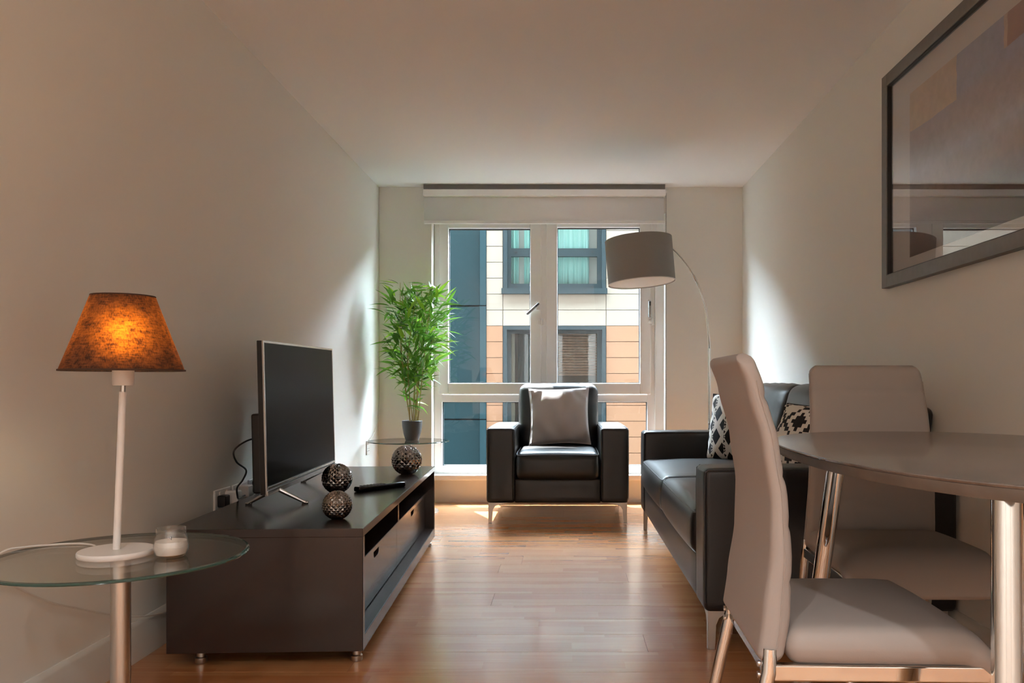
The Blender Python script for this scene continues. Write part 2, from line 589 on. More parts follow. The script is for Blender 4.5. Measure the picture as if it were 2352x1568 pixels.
# floor: a subfloor with single boards on it
fl = struct('floor', bx(XL - .15, XR + .15, YF - .15, YB + .2, -0.14, -0.004), M_joint)
pitch = 0.19
row = 0
y = YF
FLW = XR - XL
while y < YB + 0.06:
    y1 = min(y + pitch, YB + 0.06)
    rr = random.Random(row * 13 + 5)
    cut = XL + FLW * rr.uniform(0.12, 0.88)
    cuts = [XL, cut, XR]
    if max(cut - XL, XR - cut) > 2.2:
        cuts = [XL, cut, XR]
    for a, b in zip(cuts, cuts[1:]):
        bm = NB()
        cx, cy = (a + b) / 2, (y + y1) / 2
        box(bm, a - cx + 0.0002, b - cx - 0.0002, y - cy + 0.0003, y1 - cy - 0.0003, -0.02, 0)
        o = obj('floorboard', bm, M_floor, fl, local=True, smooth=False)
        o.location = (cx, cy, 0)
        bv = o.modifiers.new('bevel', 'BEVEL'); bv.width = 0.0005; bv.segments = 1
    y = y1
    row += 1

struct('ceiling', bx(XL - .15, XR + .15, YF - .15, YB + .24, H, H + .15), M_ceil)
struct('wall_left', bx(XL - .15, XL, YF - .15, YB + .2, 0, H), M_wall)
struct('wall_right', bx(XR, XR + .15, YF - .15, YB + .2, 0, H), M_wall)
struct('wall_rear', bx(XL, XR, YF - .15, YF, 0, H), M_wall)
bm = NB()
box(bm, XL, OX0, YB, EXY - .02, 0, H)
box(bm, OX1, XR, YB, EXY - .02, 0, H)
box(bm, OX0, OX1, YB, EXY - .02, OZ1, H)
box(bm, OX0, OX1, 6.20, EXY - .02, 0, OZ0)
struct('wall_back', bm, M_wall)
# unseen outer skin of our building, oversized and dark to shade the facade opposite
bm = NB()
box(bm, -40, OX0, EXY - .02, EXY + .02, -9, 24)
box(bm, OX1, 40, EXY - .02, EXY + .02, -9, 24)
box(bm, OX0, OX1, EXY - .02, EXY + .02, OZ1, 24)
box(bm, OX0, OX1, EXY - .02, EXY + .02, -9, OZ0)
struct('wall_exterior_shading', bm, M_ext)
struct('street', bx(-40, 40, EXY - .02, 40, -9.2, -9), M_street)

# skirting boards
def skirting(name, pts):
    """profile run along a straight wall: pts = (start, end, inward normal)"""
    s, e, n = Vector(pts[0]), Vector(pts[1]), Vector(pts[2])
    prof = [(0, 0), (0.016, 0), (0.016, 0.115), (0.012, 0.124), (0.006, 0.13), (0, 0.13)]
    bm = NB()
    extrude_poly(bm, [s + n * a + Vector((0, 0, b)) for a, b in prof], e - s)
    return struct(name, bm, M_skirt)
skirting('baseboard_left', ((XL, YF, 0), (XL, YB, 0), (1, 0, 0)))
skirting('baseboard_right', ((XR, YF, 0), (XR, YB, 0), (-1, 0, 0)))
skirting('baseboard_back', ((XL + .016, YB, 0), (OX0, YB, 0), (0, -1, 0)))
skirting('baseboard_back_right', ((OX1, YB, 0), (XR - .016, YB, 0), (0, -1, 0)))

# panel and sill under the window
struct('trim_1', bx(OX0, OX1, 6.17, 6.20, 0, OZ0), M_skirt)
struct('trim_2', bx(OX0 - .0, OX1 + .0, 6.135, 6.26, OZ0, 0.21), M_upvc, bevel=0.006)
struct('trim_3', bx(0.698, OX1, 6.215, EXY - .02, 0.21, OZ1), M_upvc)

# ------------------------------------------------------------------ window
KW = 6.24 / F
wx = lambda px: (px - 1297) * KW
wz = lambda py: CZ + (880 - py) * KW
win = thing('window_1', None, None, (wx(1252), 6.28, 0.21))
win['kind'] = 'structure'
Y0, Y1 = 6.245, 6.335
fx0, fx1 = OX0 + 0.002, 0.698
bm = NB()
box(bm, fx0, wx(1015), Y0, Y1, 0.21, OZ1)                 # jambs
box(bm, wx(1487), fx1, Y0, Y1, 0.21, OZ1)
box(bm, wx(1015), wx(1487), Y0, Y1, 0.21, wz(1070))       # bottom rail
box(bm, wx(1015), wx(1487), Y0, Y1, wz(923), wz(906))     # transom
box(bm, wx(1015), wx(1487), Y0, Y1, wz(506), OZ1)         # head
box(bm, wx(1241), wx(1257), Y0, Y1, wz(906), wz(506))     # mullion
obj('frame', bm, M_upvc, win, bevel=0.003)
def sash(x0, x1, gx0, gx1, z0, z1, gz0, gz1):
    """opening casement with its own frame, gasket and pane"""
    bm = NB()
    ya, yb = Y0 - 0.016, Y1 - 0.02
    box(bm, x0, gx0, ya, yb, z0, z1); box(bm, gx1, x1, ya, yb, z0, z1)
    box(bm, gx0, gx1, ya, yb, z0, gz0); box(bm, gx0, gx1, ya, yb, gz1, z1)
    s = obj('sash', bm, M_upvc, win, bevel=0.004)
    bm = NB(); t = 0.006; yg = 6.272
    box(bm, gx0, gx0 + t, yg, yg + .02, gz0, gz1); box(bm, gx1 - t, gx1, yg, yg + .02, gz0, gz1)
    box(bm, gx0 + t, gx1 - t, yg, yg + .02, gz0, gz0 + t); box(bm, gx0 + t, gx1 - t, yg, yg + .02, gz1 - t, gz1)
    obj('gasket', bm, M_seal, s)
    obj('pane', bx(gx0, gx1, 6.278, 6.282, gz0, gz1), M_glass, s)
    return s
sL = sash(wx(1009), wx(1243), wx(1030), wx(1218), wz(905), wz(508), wz(880), wz(524))
sR = sash(wx(1255), wx(1494), wx(1280), wx(1470), wz(905), wz(508), wz(880), wz(522))
# fixed lower light
bm = NB(); t = 0.006; gx0, gx1, gz0, gz1, yg = wx(1015), wx(1487), wz(1070), wz(923), 6.275
box(bm, gx0, gx0 + t, yg, yg + .02, gz0, gz1); box(bm, gx1 - t, gx1, yg, yg + .02, gz0, gz1)
box(bm, gx0 + t, gx1 - t, yg, yg + .02, gz0, gz0 + t); box(bm, gx0 + t, gx1 - t, yg, yg + .02, gz1 - t, gz1)
obj('gasket', bm, M_seal, win)
obj('pane', bx(gx0, gx1, 6.280, 6.284, gz0, gz1), M_glass, win)
def handle(parent, px, py, ang):
    """espagnolette handle: rose, lever and dark lock button"""
    x, z = wx(px), wz(py)
    yb = Y0 - 0.016
    bm = NB()
    box(bm, x - .013, x + .013, yb - .008, yb + .002, z - .035, z + .035)
    h = obj('handle_rose', bm, M_white_plastic, parent, bevel=0.004)
    M = Matrix.Translation((x, yb - .036, z + .006)) @ Matrix.Rotation(ang, 4, 'Y')
    bm = NB()
    box(bm, -.010, .010, -.009, .009, -.115, .014, M=M)
    M2 = Matrix.Translation((x, yb, z + .006))
    box(bm, -.008, .008, -.030, 0, -.008, .008, M=M2)
    obj('lever', bm, M_grey_plastic, h, bevel=0.006, bseg=3)
    bm = NB()
    box(bm, -.008, .008, -.012, .004, -.024, .011, M=M)
    obj('lock_button', bm, M_dark_plastic, h, bevel=0.004)
handle(sL, 1236, 702, R(48))
handle(sR, 1491, 698, R(0))
def catch(parent, px, py):
    x, z = wx(px), wz(py)
    bm = NB()
    box(bm, x - .026, x - .004, Y0 - .030, Y0 - .014, z - .018, z + .016)
    box(bm, x - .002, x + .018, Y0 - .026, Y0, z - .026, z + .026)
    lathe(bm, [(0, -.03), (.005, -.03), (.005, .03), (0, .03)], 12, (x, Y0 - .026, z))
    obj('restrictor_catch', bm, M_white_plastic, parent, bevel=0.002)
catch(sL, 1244, 740)
catch(sR, 1497, 738)

# ------------------------------------------------------------------ apartment block across the street
FD = 13.0
KF = FD / F
fx = lambda px: (px - 1297) * KF
fz = lambda py: CZ + (880 - py) * KF
bld = thing('apartment_building', 'apartment building with cream and orange cladding panels seen through the window', 'building', (0, FD + 3, -9))
PT = 0.07            # panel thickness
G = 0.0042           # half joint
mesh_cache = {}
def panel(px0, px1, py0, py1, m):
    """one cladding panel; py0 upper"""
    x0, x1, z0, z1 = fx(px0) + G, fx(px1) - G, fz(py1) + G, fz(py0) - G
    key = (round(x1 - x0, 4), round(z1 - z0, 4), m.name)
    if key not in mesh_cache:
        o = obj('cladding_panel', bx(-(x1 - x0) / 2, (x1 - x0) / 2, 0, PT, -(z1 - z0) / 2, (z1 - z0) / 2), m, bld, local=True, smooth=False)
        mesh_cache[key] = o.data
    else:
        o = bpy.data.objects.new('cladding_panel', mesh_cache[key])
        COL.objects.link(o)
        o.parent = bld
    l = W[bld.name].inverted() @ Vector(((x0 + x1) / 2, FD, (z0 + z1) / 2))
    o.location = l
RP = 36.5
rows = [748 + RP * k for k in range(-15, 18)]
top_px, bot_px = rows[0], rows[-1]
def column(p0, p1, skip=()):
    for a, b in zip(rows, rows[1:]):
        if any(not (b <= s0 + 2 or a >= s1 - 2) for s0, s1 in skip):
            continue
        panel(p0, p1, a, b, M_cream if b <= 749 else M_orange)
winA = (748 - RP * 2 - 36.5 * 7, 748 - RP * 2)       # upper window, bottom at 675
winB = (748, 748 + RP * 9)                            # lower window
column(1117, 1155)
column(1155, 1392, (winA, winB))
column(1392, 1500)
column(1500, 1737, (winA, winB))
column(1737, 1850)
column(720, 868)
# backing wall behind the panels (holes at the windows) and the body of the block
bm = NB()
yb0, yb1 = FD + PT - .005, FD + .35
def back(p0, p1, q0, q1): box(bm, fx(p0), fx(p1), yb0, yb1, fz(q1), fz(q0))
for p0, p1 in ((720, 868), (1117, 1155), (1392, 1500), (1737, 1850)): back(p0, p1, top_px, bot_px)
for p0, p1 in ((1155, 1392), (1500, 1737)):
    back(p0, p1, top_px, winA[0]); back(p0, p1, winA[1], winB[0]); back(p0, p1, winB[1], bot_px)
obj('backing_wall', bm, M_fjoint, bld, smooth=False)
bm = NB()
box(bm, fx(720), fx(1850), FD + 3.5, FD + 8, -9, 5.1)
box(bm, fx(720), fx(1850), FD + .02, FD + 3.5, -9, fz(bot_px))
box(bm, fx(720), fx(1850), FD + .02, FD + 3.5, fz(top_px), 5.1)
box(bm, -30, fx(720), FD + .02, FD + 8, -9, 5.1)
box(bm, fx(1850), 30, FD + .02, FD + 8, -9, 5.1)
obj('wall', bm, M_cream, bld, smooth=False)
# teal glazed stair bay
for q0, q1 in ((top_px, 441), (441, 702), (702, 963), (963, bot_px)):
    box_b = bx(fx(868) + .01, fx(1101), FD + .03, FD + .10, fz(q1) + .012, fz(q0) - .012)
    obj('glazed_panel', box_b, M_teal, bld, smooth=False)
    obj('cover_strip', bx(fx(1102), fx(1116.5), FD - .01, FD + .12, fz(q1) + .008, fz(q0) - .008), M_teal2, bld, smooth=False)
obj('glazing_backing', bx(fx(868), fx(1117), FD + .10, FD + .35, fz(bot_px), fz(top_px)), M_seal, bld, smooth=False)

def far_window(p0, p1, q0, q1, kind):
    """outer metal frame, inner frames and panes; what stands behind the glass"""
    fr = NB()
    t = 9
    yA, yB = FD - .015, FD + .18
    box(fr, fx(p0) + G, fx(p0 + t), yA, yB, fz(q1), fz(q0) - G); box(fr, fx(p1 - t), fx(p1) - G, yA, yB, fz(q1), fz(q0) - G)
    box(fr, fx(p0 + t), fx(p1 - t), yA, yB, fz(q0 + t), fz(q0) - G); box(fr, fx(p0) - 0.02, fx(p1) + .02, yA - .03, yB, fz(q1) - 0.0, fz(q1 - 13))
    wf = obj('window_frame', fr, M_fframe, bld, smooth=False)
    fr = NB()
    yC, yD = FD + .09, FD + .16
    mid = (p0 + p1) / 2 - 20
    X = [p0 + t, p0 + t + 9, mid - 9, mid + 9, p1 - t - 11, p1 - t]
    if kind == 'A':
        Z = [q0 + t, q0 + t + 10, 568, 587, q1 - 25, q1 - 13]
    else:
        Z = [q0 + t, q0 + t + 8, 890, 908, q1 - 25, q1 - 13]
    for i in (0, 2, 4): box(fr, fx(X[i]), fx(X[i + 1]), yC, yD, fz(Z[5]), fz(Z[0]))
    for k in (0, 2, 4):
        for i in (1, 3): box(fr, fx(X[i]), fx(X[i + 1]), yC, yD, fz(Z[k + 1]), fz(Z[k]))
    obj('casement', fr, M_fframe, wf, smooth=False)
    for k in (1, 3):
        for i in (1, 3):
            obj('pane', bx(fx(X[i]), fx(X[i + 1]), yC + .03, yC + .036, fz(Z[k + 1]), fz(Z[k])), M_fglass, wf, smooth=False)
            if kind == 'A':
                for vx in (X[i] + 8, X[i + 1] - 14):
                    obj('vent_slot', bx(fx(vx), fx(vx + 6), yC - .006, yC + .01, fz(Z[k + 1] + 10), fz(Z[k + 1] + 6.5)), M_seal, wf, smooth=False)
    return wf, X, Z

def drape(p0, p1, q0, q1, m, waves, parent, ydep=.23, amp=.022):
    bm = NB()
    n = 48
    pr = []
    for i in range(n + 1):
        t = i / n
        x = fx(p0) + (fx(p1) - fx(p0)) * t
        pr.append((x, FD + ydep + amp * math.sin(t * waves * 6.283) + .4 * amp * math.sin(t * waves * 2.7 * 6.283)))
    a = [bm.verts.new((x, y, fz(q1))) for x, y in pr]; b = [bm.verts.new((x, y, fz(q0))) for x, y in pr]
    for i in range(n): bm.faces.new((a[i], a[i + 1], b[i + 1], b[i]))
    o = obj('curtain', bm, m, parent)
    s = o.modifiers.new('thickness', 'SOLIDIFY'); s.thickness = 0.006
    return o

for off in (0, 345):
    wf, X, Z = far_window(1155 + off, 1392 + off, winA[0], winA[1], 'A')
    drape(1172 + off, 1190 + off, winA[0], winA[1], M_curtain, 2, wf)
    drape(1203 + off, 1228 + off, winA[0], winA[1], M_curtain, 2.5, wf)
    drape(1262 + off, 1354 + off, winA[0], winA[1], M_curtain, 5, wf)
    obj('white_room_wall', bx(fx(1157 + off), fx(1390 + off), FD + .36, FD + .42, fz(winA[1]), fz(winA[0])), M_white_plastic, wf, smooth=False)
    wf, X, Z = far_window(1155 + off, 1392 + off, winB[0], winB[1], 'B')
    drape(1187 + off, 1246 + off, winB[0], winB[1], M_dkgreen, 2, wf, ydep=.36)
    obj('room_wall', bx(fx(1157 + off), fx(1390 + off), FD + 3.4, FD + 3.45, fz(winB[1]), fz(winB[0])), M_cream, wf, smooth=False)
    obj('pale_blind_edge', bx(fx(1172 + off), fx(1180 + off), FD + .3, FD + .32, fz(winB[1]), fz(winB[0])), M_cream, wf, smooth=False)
    # bamboo blind: each slat its own piece
    q = winB[0] + 10
    sl = None
    while q < 860:
        hgt = 4.7
        if sl is None:
            o = obj('blind_slat', bx(fx(1262 + off), fx(1372 + off), FD + .22, FD + .232, fz(q + hgt), fz(q)), M_bambooblind, wf, smooth=False)
            sl = (o, q)
        else:
            c = sl[0].copy(); COL.objects.link(c); c.parent = wf
            c.location = (0, 0.004 * math.sin(q), fz(q) - fz(sl[1]))
        q += 6.2

# ------------------------------------------------------------------ roller blind
rb = thing('roller_blind', 'pale grey roller blind rolled up above the white window', 'blind', (-.15, 6.08, 2.1))
KB = 6.06 / F
bxp = lambda px: (px - 1297) * KB
bzp = lambda py: CZ + (880 - py) * KB
x0, x1 = bxp(973), bxp(1528)
bm = NB()
box(bm, x0, x1, 6.02, 6.10, bzp(452), bzp(437))
obj('head_rail', bm, M_blindrail, rb, bevel=0.006)
obj('shadow_gap_strip', bx(x0 + .004, x1 - .004, 6.035, 6.119, bzp(437), H), M_gap, rb, smooth=False)  # full-width grey strip painted as the shadow gap under the ceiling
bm = NB()
n = 24
prof = []
za, zb = bzp(452), bzp(513)
for i in range(n + 1):
    t = i / n
    prof.append((6.062 - .018 * math.sin(min(1, t * 1.3) * math.pi * .5) + .016 * t, za + (zb - za) * t))
a = [bm.verts.new((x0 + .004, y, z)) for y, z in prof]; b = [bm.verts.new((bxp(1525), y, z)) for y, z in prof]
for i in range(n): bm.faces.new((a[i], b[i], b[i + 1], a[i + 1]))
o = obj('blind_fabric', bm, M_blind, rb)
s = o.modifiers.new('thickness', 'SOLIDIFY'); s.thickness = 0.0015
obj('bottom_bar', bx(x0 + .002, bxp(1526), 6.050, 6.066, zb - .004, zb + .022), M_blind, rb, bevel=0.005)
bm = NB()
lathe(bm, [(0, -.012), (.02, -.012), (.022, 0), (.02, .012), (0, .012)], 24, (0, 0, 0), M=Matrix.Translation((bxp(1528.5), 6.06, bzp(442))) @ Matrix.Rotation(R(90), 4, 'Y'))
obj('chain_wheel', bm, M_white_plastic, rb)
# ball chain loop down to the floor-side tensioner
bm = NB()
cx = bxp(1528.5)
zt, zl = bzp(442), 0.45
for s_ in (0, 1):
    yy = 6.06 + (.018 if s_ else -.018)
    k = 0
    z = zt
    while z > zl:
        bmesh.ops.create_icosphere(bm, subdivisions=1, radius=.0024, matrix=Matrix.Translation((cx + .004, yy, z)))
        z -= .0075
    tube(bm, [(cx + .004, yy, zt), (cx + .004, yy, zl)], .0009, 6)
obj('bead_chain', bm, mat('bead_chain', (140, 138, 132), .4), rb)

# ------------------------------------------------------------------ television cabinet
cab_dir = math.atan2(0.084, 1.957)          # turned slightly towards the wall
CA = (-0.652, 2.60)                          # near, room side corner
CL, CW = 1.958, 0.622
ct = thing('tv_cabinet', 'long dark wenge television cabinet on metal feet', 'cabinet', (CA[0], CA[1], 0), cab_dir)
# local: x from -CW to 0 (0 = front face), y from 0 to CL
def L(name, *a, m=M_wenge, parent=ct, bevel=0.0015, **k):
    return obj(name, bx(*a), m, parent, local=True, bevel=bevel, **k)
ZB, ZT = 0.045, 0.442
top = L('top_board', -CW, 0, 0, CL, ZT - .028, ZT)
L('edge_band', -.001, .0012, .001, CL - .001, ZT - .026, ZT - .002, m=M_wenge, parent=top, bevel=0)
for yy in (0, CL - .028):
    e = L('end_panel', -CW, 0, yy, yy + .028, ZB, ZT - .028)
    L('edge_band', -.001, .0012, yy + .002, yy + .026, ZB + .001, ZT - .028, m=M_wenge, parent=e, bevel=0)
bt = L('bottom_board', -CW, 0, .028, CL - .028, ZB, ZB + .048)
L('edge_band', -.001, .0012, .028, CL - .028, ZB + .002, ZB + .046, m=M_wenge, parent=bt, bevel=0)
L('back_panel', -CW, -CW + .012, .028, CL - .028, ZB + .048, ZT - .028, m=M_wenge)
sh = L('shelf', -CW + .012, -.045, .028, CL - .028, .279, .297, m=M_wenge)
L('edge_band', -.046, -.0438, .03, CL - .03, .280, .296, m=M_wenge, parent=sh, bevel=0)
dv = L('divider', -CW + .012, -.045, CL / 2 - .011, CL / 2 + .011, .297, ZT - .028, m=M_wenge)
L('edge_band', -.046, -.0438, CL / 2 - .010, CL / 2 + .010, .298, ZT - .028, m=M_wenge, parent=dv, bevel=0)
def drawer(y0, y1):
    z0, z1 = ZB + .052, .276
    yc = (y0 + y1) / 2
    hw, hd = .055, .030
    prof = [(y0, z0), (y1, z0), (y1, z1), (yc + hw, z1), (yc + hw - .006, z1 - hd * .75), (yc + hw - .02, z1 - hd), (yc - hw + .02, z1 - hd), (yc - hw + .006, z1 - hd * .75), (yc - hw, z1), (y0, z1)]
    bm = NB()
    extrude_poly(bm, [(-.052, a, b) for a, b in prof], (-.018, 0, 0))
    d = obj('drawer', bm, M_wenge, ct, local=True, bevel=.001)
    bm = NB()
    box(bm, -CW + .05, -.07, y0 + .015, y0 + .027, z0 + .01, z1 - .04)
    box(bm, -CW + .05, -.07, y1 - .027, y1 - .015, z0 + .01, z1 - .04)
    box(bm, -CW + .05, -.07, y0 + .027, y1 - .027, z0 + .01, z0 + .018)
    obj('drawer_box', bm, M_wenge, d, local=True)
drawer(.031, CL / 2 - .0015)
drawer(CL / 2 + .0015, CL - .031)
for (xx, yy) in ((-.03, .05), (-CW + .09, .05), (-.03, CL - .05), (-CW + .09, CL - .05)):
    bm = NB()
    lathe(bm, [(0, 0), (.017, 0), (.019, .004), (.019, .018), (.014, .022), (.014, .034), (.018, .036), (.018, ZB + .001), (0, ZB + .001)], 24, (xx, yy, 0))
    obj('foot', bm, M_steel, ct, local=True)

# ------------------------------------------------------------------ television
n0, n1 = Vector((-1.097, 2.965, 0)), Vector((-1.121, 3.93, 0))
tv_rz = math.atan2(-(n1.x - n0.x), n1.y - n0.y)
TW = (n1 - n0).length
tv = thing('television', 'flat screen television with black screen standing on the dark cabinet', 'television', (n0.x, n0.y, ZT), tv_rz)
roll = Matrix.Rotation(R(0.62), 4, 'X')                    # far end sits a touch higher
lean = Matrix.Rotation(R(-1.2), 4, 'Y')
TM = lean @ roll
tz0, tz1 = 0.056, 0.626
def T(name, *a, m=M_black_plastic, parent=tv, bevel=.002):
    return obj(name, bx(*a, M=TM), m, parent, local=True, bevel=bevel)
T('panel', -.022, 0, 0, TW, tz0, tz1)
scr = T('screen', 0, .0012, .010, TW - .008, tz0 + .030, tz1 - .009, m=M_black_screen, bevel=0)
bz = NB()
box(bz, -.004, .003, 0, .009, tz0, tz1, M=TM); box(bz, -.004, .003, TW - .008, TW, tz0, tz1, M=TM)
box(bz, -.004, .003, .009, TW - .008, tz1 - .008, tz1, M=TM); box(bz, -.004, .004, .009, TW - .008, tz0 + .018, tz0 + .027, M=TM)
box(bz, -.006, .005, .004, TW - .004, tz0 - .004, tz0 + .014, M=TM)
obj('bezel', bz, M_silver, tv, local=True, bevel=.0008)
T('back_housing', -.055, -.02, .012, TW - .012, tz0 + .004, tz0 + .30, m=M_black_plastic, bevel=.008)
for yy in (.14, TW - .12):
    bm = NB()
    for s in (1, -1):
        a = Vector((-.012, yy, tz0 + .008)); b = Vector((-.012 + s * .105, yy + (.02 if s > 0 else -.0), .0062))
        d = (b - a)
        tube(bm, [a, a + d * .5, b - d.normalized() * .0], [.009, .008, .006], 10)
        tube(bm, [b + Vector((-s * .012, 0, -.001)), b + Vector((s * .012, .002, -.001))], .005, 8)
    obj('foot', bm, M_silver, tv, local=True)

# power lead of the television, hanging behind it down to the sockets
ld = NB()
tube(ld, catmull([(-1.17, 3.16, .70), (-1.22, 3.10, .69), (-1.255, 3.06, .655), (-1.255, 3.08, .61), (-1.25, 3.16, .57), (-1.27, 3.18, .53), (-1.285, 3.16, .50), (-1.30, 3.2, .46), (-1.335, 3.3, .44), (-1.37, 3.45, .43)], 8), .0035, 8)
sp(obj('power_cable', ld, M_black_plastic), 'black power cable hanging behind the television', 'cable')

# ------------------------------------------------------------------ wall sockets
def socket(y0, y1, z0, z1, label, grp=None):
    s = thing('wall_socket', label, 'socket', (XL, (y0 + y1) / 2, z0), 0, grp)
    obj('plate', bx(XL, XL + .009, y0, y1, z0, z1), M_white_plastic, s, bevel=.003)
    for f in (.28, .72):
        yc = y0 + (y1 - y0) * f
        bm = NB()
        for dy, dz, w_, h_ in ((0, .012, .003, .004), (-.011, -.004, .003, .002), (.011, -.004, .003, .002)):
            box(bm, XL + .0088, XL + .0096, yc + dy - w_, yc + dy + w_, z0 + .032 + dz - h_, z0 + .032 + dz + h_)
        obj('socket_holes', bm, M_gap, s, smooth=False)
        obj('rocker_switch', bx(XL + .008, XL + .013, yc - .006, yc + .006, z1 - .026, z1 - .010), M_white_plastic, s, bevel=.0015)
    return s
socket(3.235, 3.385, .39, .478, 'white double wall socket with black plug, above the cabinet end towards the lamp')
socket(3.412, 3.562, .39, .478, 'white double wall socket between the black plugged socket and the television')
socket(3.585, 3.735, .395, .480, 'white double wall socket half hidden behind the television')
socket(5.72, 5.80, .40, .50, 'small white wall socket beside the corner near the bamboo plant')
def plug(y, z, m, size, label):
    w_, d_, h_ = size
    p = thing('plug', label, 'plug', (XL + .009, y, z - h_))
    obj('body', bx(XL + .0085, XL + .0085 + d_, y - w_, y + w_, z - h_, z + h_), m, p, bevel=.006)
    bm = NB()
    tube(bm, catmull([(XL + .012 + d_ * .5, y, z - h_ + .003), (XL + .014 + d_ * .5, y, z - h_ - .03), (XL + .02, y + .02, z - .1)], 6), .003, 8)
    obj('lead', bm, m, p)
plug(3.275, .432, M_black_plastic, (.024, .035, .024), 'black mains plug in the wall socket towards the lamp')
plug(3.347, .438, M_white_plastic, (.024, .055, .026), 'square white mains adapter beside the black plug')
plug(3.49, .444, M_white_plastic, (.026, .045, .026), 'white mains plug in the middle wall socket')
plug(3.64, .448, M_black_plastic, (.026, .05, .026), 'black adapter in the socket behind the television')

cc = NB()
tube(cc, catmull([(XL + .012, 5.76, .503), (XL + .016, 5.80, .515), (XL + .012, 5.90, .535), (XL + .008, 6.0, .575), (XL + .006, 6.07, .66), (XL + .006, 6.105, .82), (XL + .006, 6.113, 1.1), (XL + .006, 6.114, 1.6), (XL + .006, 6.114, 2.398)], 8), .0028, 8)
sp(obj('corner_cable', cc, M_cord), 'thin white cable running up the wall corner beside the bamboo plant', 'cable')

# ------------------------------------------------------------------ faceted balls and remote control
def ball(c, r, label):
    """diamond faceted sphere with flattened base"""
    bm = NB()
    nlat, nlon = 20, 18
    rows_ = []
    def P(la, lo, rad):
        return Vector((rad * math.cos(la) * math.cos(lo), rad * math.cos(la) * math.sin(lo), rad * math.sin(la)))
    lat = [-math.pi / 2 + math.pi * (i + .35) / (nlat - .3) for i in range(nlat)]
    for i in range(nlat):
        o_ = 0.5 * (i % 2)
        rows_.append([bm.verts.new(P(lat[i], 2 * math.pi * (k + o_) / nlon, r * .962)) for k in range(nlon)])
    for i in range(1, nlat - 1):
        for k in range(nlon):
            left = rows_[i][k]; right = rows_[i][(k + 1) % nlon]
            kk = (k + 1) % nlon if i % 2 else k
            # neighbours between the two points lie on the rows above and below
            up = rows_[i + 1][kk]; dn = rows_[i - 1][kk]
            lo = 2 * math.pi * (k + .5 + 0.5 * (i % 2)) / nlon
            cc = bm.verts.new(P(lat[i], lo, r * 1.005))
            for a_, b_ in ((left, dn), (dn, right), (right, up), (up, left)):
                bm.faces.new((a_, b_, cc))
    bm.faces.new(rows_[0][::-1]); bm.faces.new(rows_[-1])
    for k in range(nlon):       # rim triangles of the first and last rows
        kk = (k + 1) % nlon
        bm.faces.new((rows_[0][k], rows_[0][kk], rows_[1][k]))
        j = k if (nlat - 1) % 2 == 0 else kk
        bm.faces.new((rows_[-1][kk], rows_[-1][k], rows_[-2][j if (nlat - 1) % 2 else k]))
    for v in bm.verts:
        v.co.z = max(v.co.z, -r * .93)
        v.co += Vector(c)
    o = obj('faceted_ball', bm, M_ball, smooth=False)
    return sp(o, label, 'ball', 'silver faceted balls on the cabinet')
ball((-.785, 2.78, ZT + .0475), .051, 'smallest silver faceted ball standing before another ball on the cabinet')
ball((-.975, 3.45, ZT + .0605), .065, 'silver faceted ball close beside the television screen')
ball((-.814, 4.15, ZT + .0725), .078, 'largest silver faceted ball at the far end of the cabinet')

rc = thing('remote_control', 'black remote control lying on the dark cabinet', 'remote control', (-.815, 3.56, ZT), math.atan2(.2, .165))
obj('body', soft(NB(), (0, 0, .012), (.128, .021, .0115), .008, n=(12, 6, 6)), M_black_gloss, rc, local=True)
for i in range(7):
    for j in (-1, 0, 1):
        obj('button', bx(-.10 + i * .018, -.09 + i * .018, j * .011 - .0035, j * .011 + .0035, .0225, .0255), M_dark_plastic, rc, local=True, bevel=.001)

# ------------------------------------------------------------------ round glass side tables
def side_table(x, y, label):
    t = thing('side_table', label, 'side table', (x, y, 0), 0, 'round glass side tables')
    zt = .505; RR = .286
    bm = NB()
    lathe(bm, [(0, zt - .008), (RR - .006, zt - .008)], 96)
    lathe(bm, [(RR - .008, zt), (0, zt)], 96)
    tp = obj('glass_top', bm, M_tglass, t, local=True)
    bm = NB()
    lathe(bm, [(RR - .006, zt - .008), (RR - .001, zt - .0066), (RR, zt - .004), (RR - .002, zt - .001), (RR - .008, zt)], 96)
    obj('bevelled_edge', bm, M_tedge, tp, local=True)
    bm = NB(); lathe(bm, [(0, .02), (.022, .02), (.022, zt - .014), (.034, zt - .012), (.034, zt - .0085), (0, zt - .0085)], 40)
    obj('pole', bm, M_steel, t, local=True)
    bm = NB(); lathe(bm, [(0, 0), (.213, 0), (.215, .004), (.211, .010), (.03, .016), (.026, .022), (0, .022)], 72)
    obj('base', bm, M_steel, t, local=True)
    return t
T1 = (-1.054, 1.912)
T2 = (-1.106, 5.70)
side_table(T1[0], T1[1], 'round glass side table carrying the table lamp and candle jar')
side_table(T2[0], T2[1], 'round glass side table in the corner under the bamboo plant')

# ------------------------------------------------------------------ table lamp
TG = .505
lb = Vector((-1.060, 1.905, TG))
lt = thing('table_lamp', 'white table lamp with a glowing brown linen shade', 'table lamp', lb)
bm = NB(); lathe(bm, [(0, 0), (.081, 0), (.083, .003), (.083, .010), (.081, .013), (0, .013)], 72)
obj('base', bm, M_lampwhite, lt, local=True)
lean_x = .016
bm = NB(); tube(bm, [(0, 0, .012), (lean_x * .95, 0, .385)], .0082, 20)
obj('pole', bm, M_lampwhite, lt, local=True)
bm = NB(); tube(bm, [(lean_x * .95, 0, .383), (lean_x, 0, .405)], .006, 16)
obj('neck', bm, M_steel, lt, local=True)
bm = NB(); lathe(bm, [(0, .400), (.0225, .400), (.0235, .403), (.0235, .44), (.021, .445), (.018, .47), (0, .47)], 40, (lean_x, 0, 0))
obj('bulb_holder', bm, M_lampwhite, lt, local=True)
bm = NB(); lathe(bm, [(.133, .434), (.1005, .523), (.0685, .612)], 96, (lean_x, 0, 0))
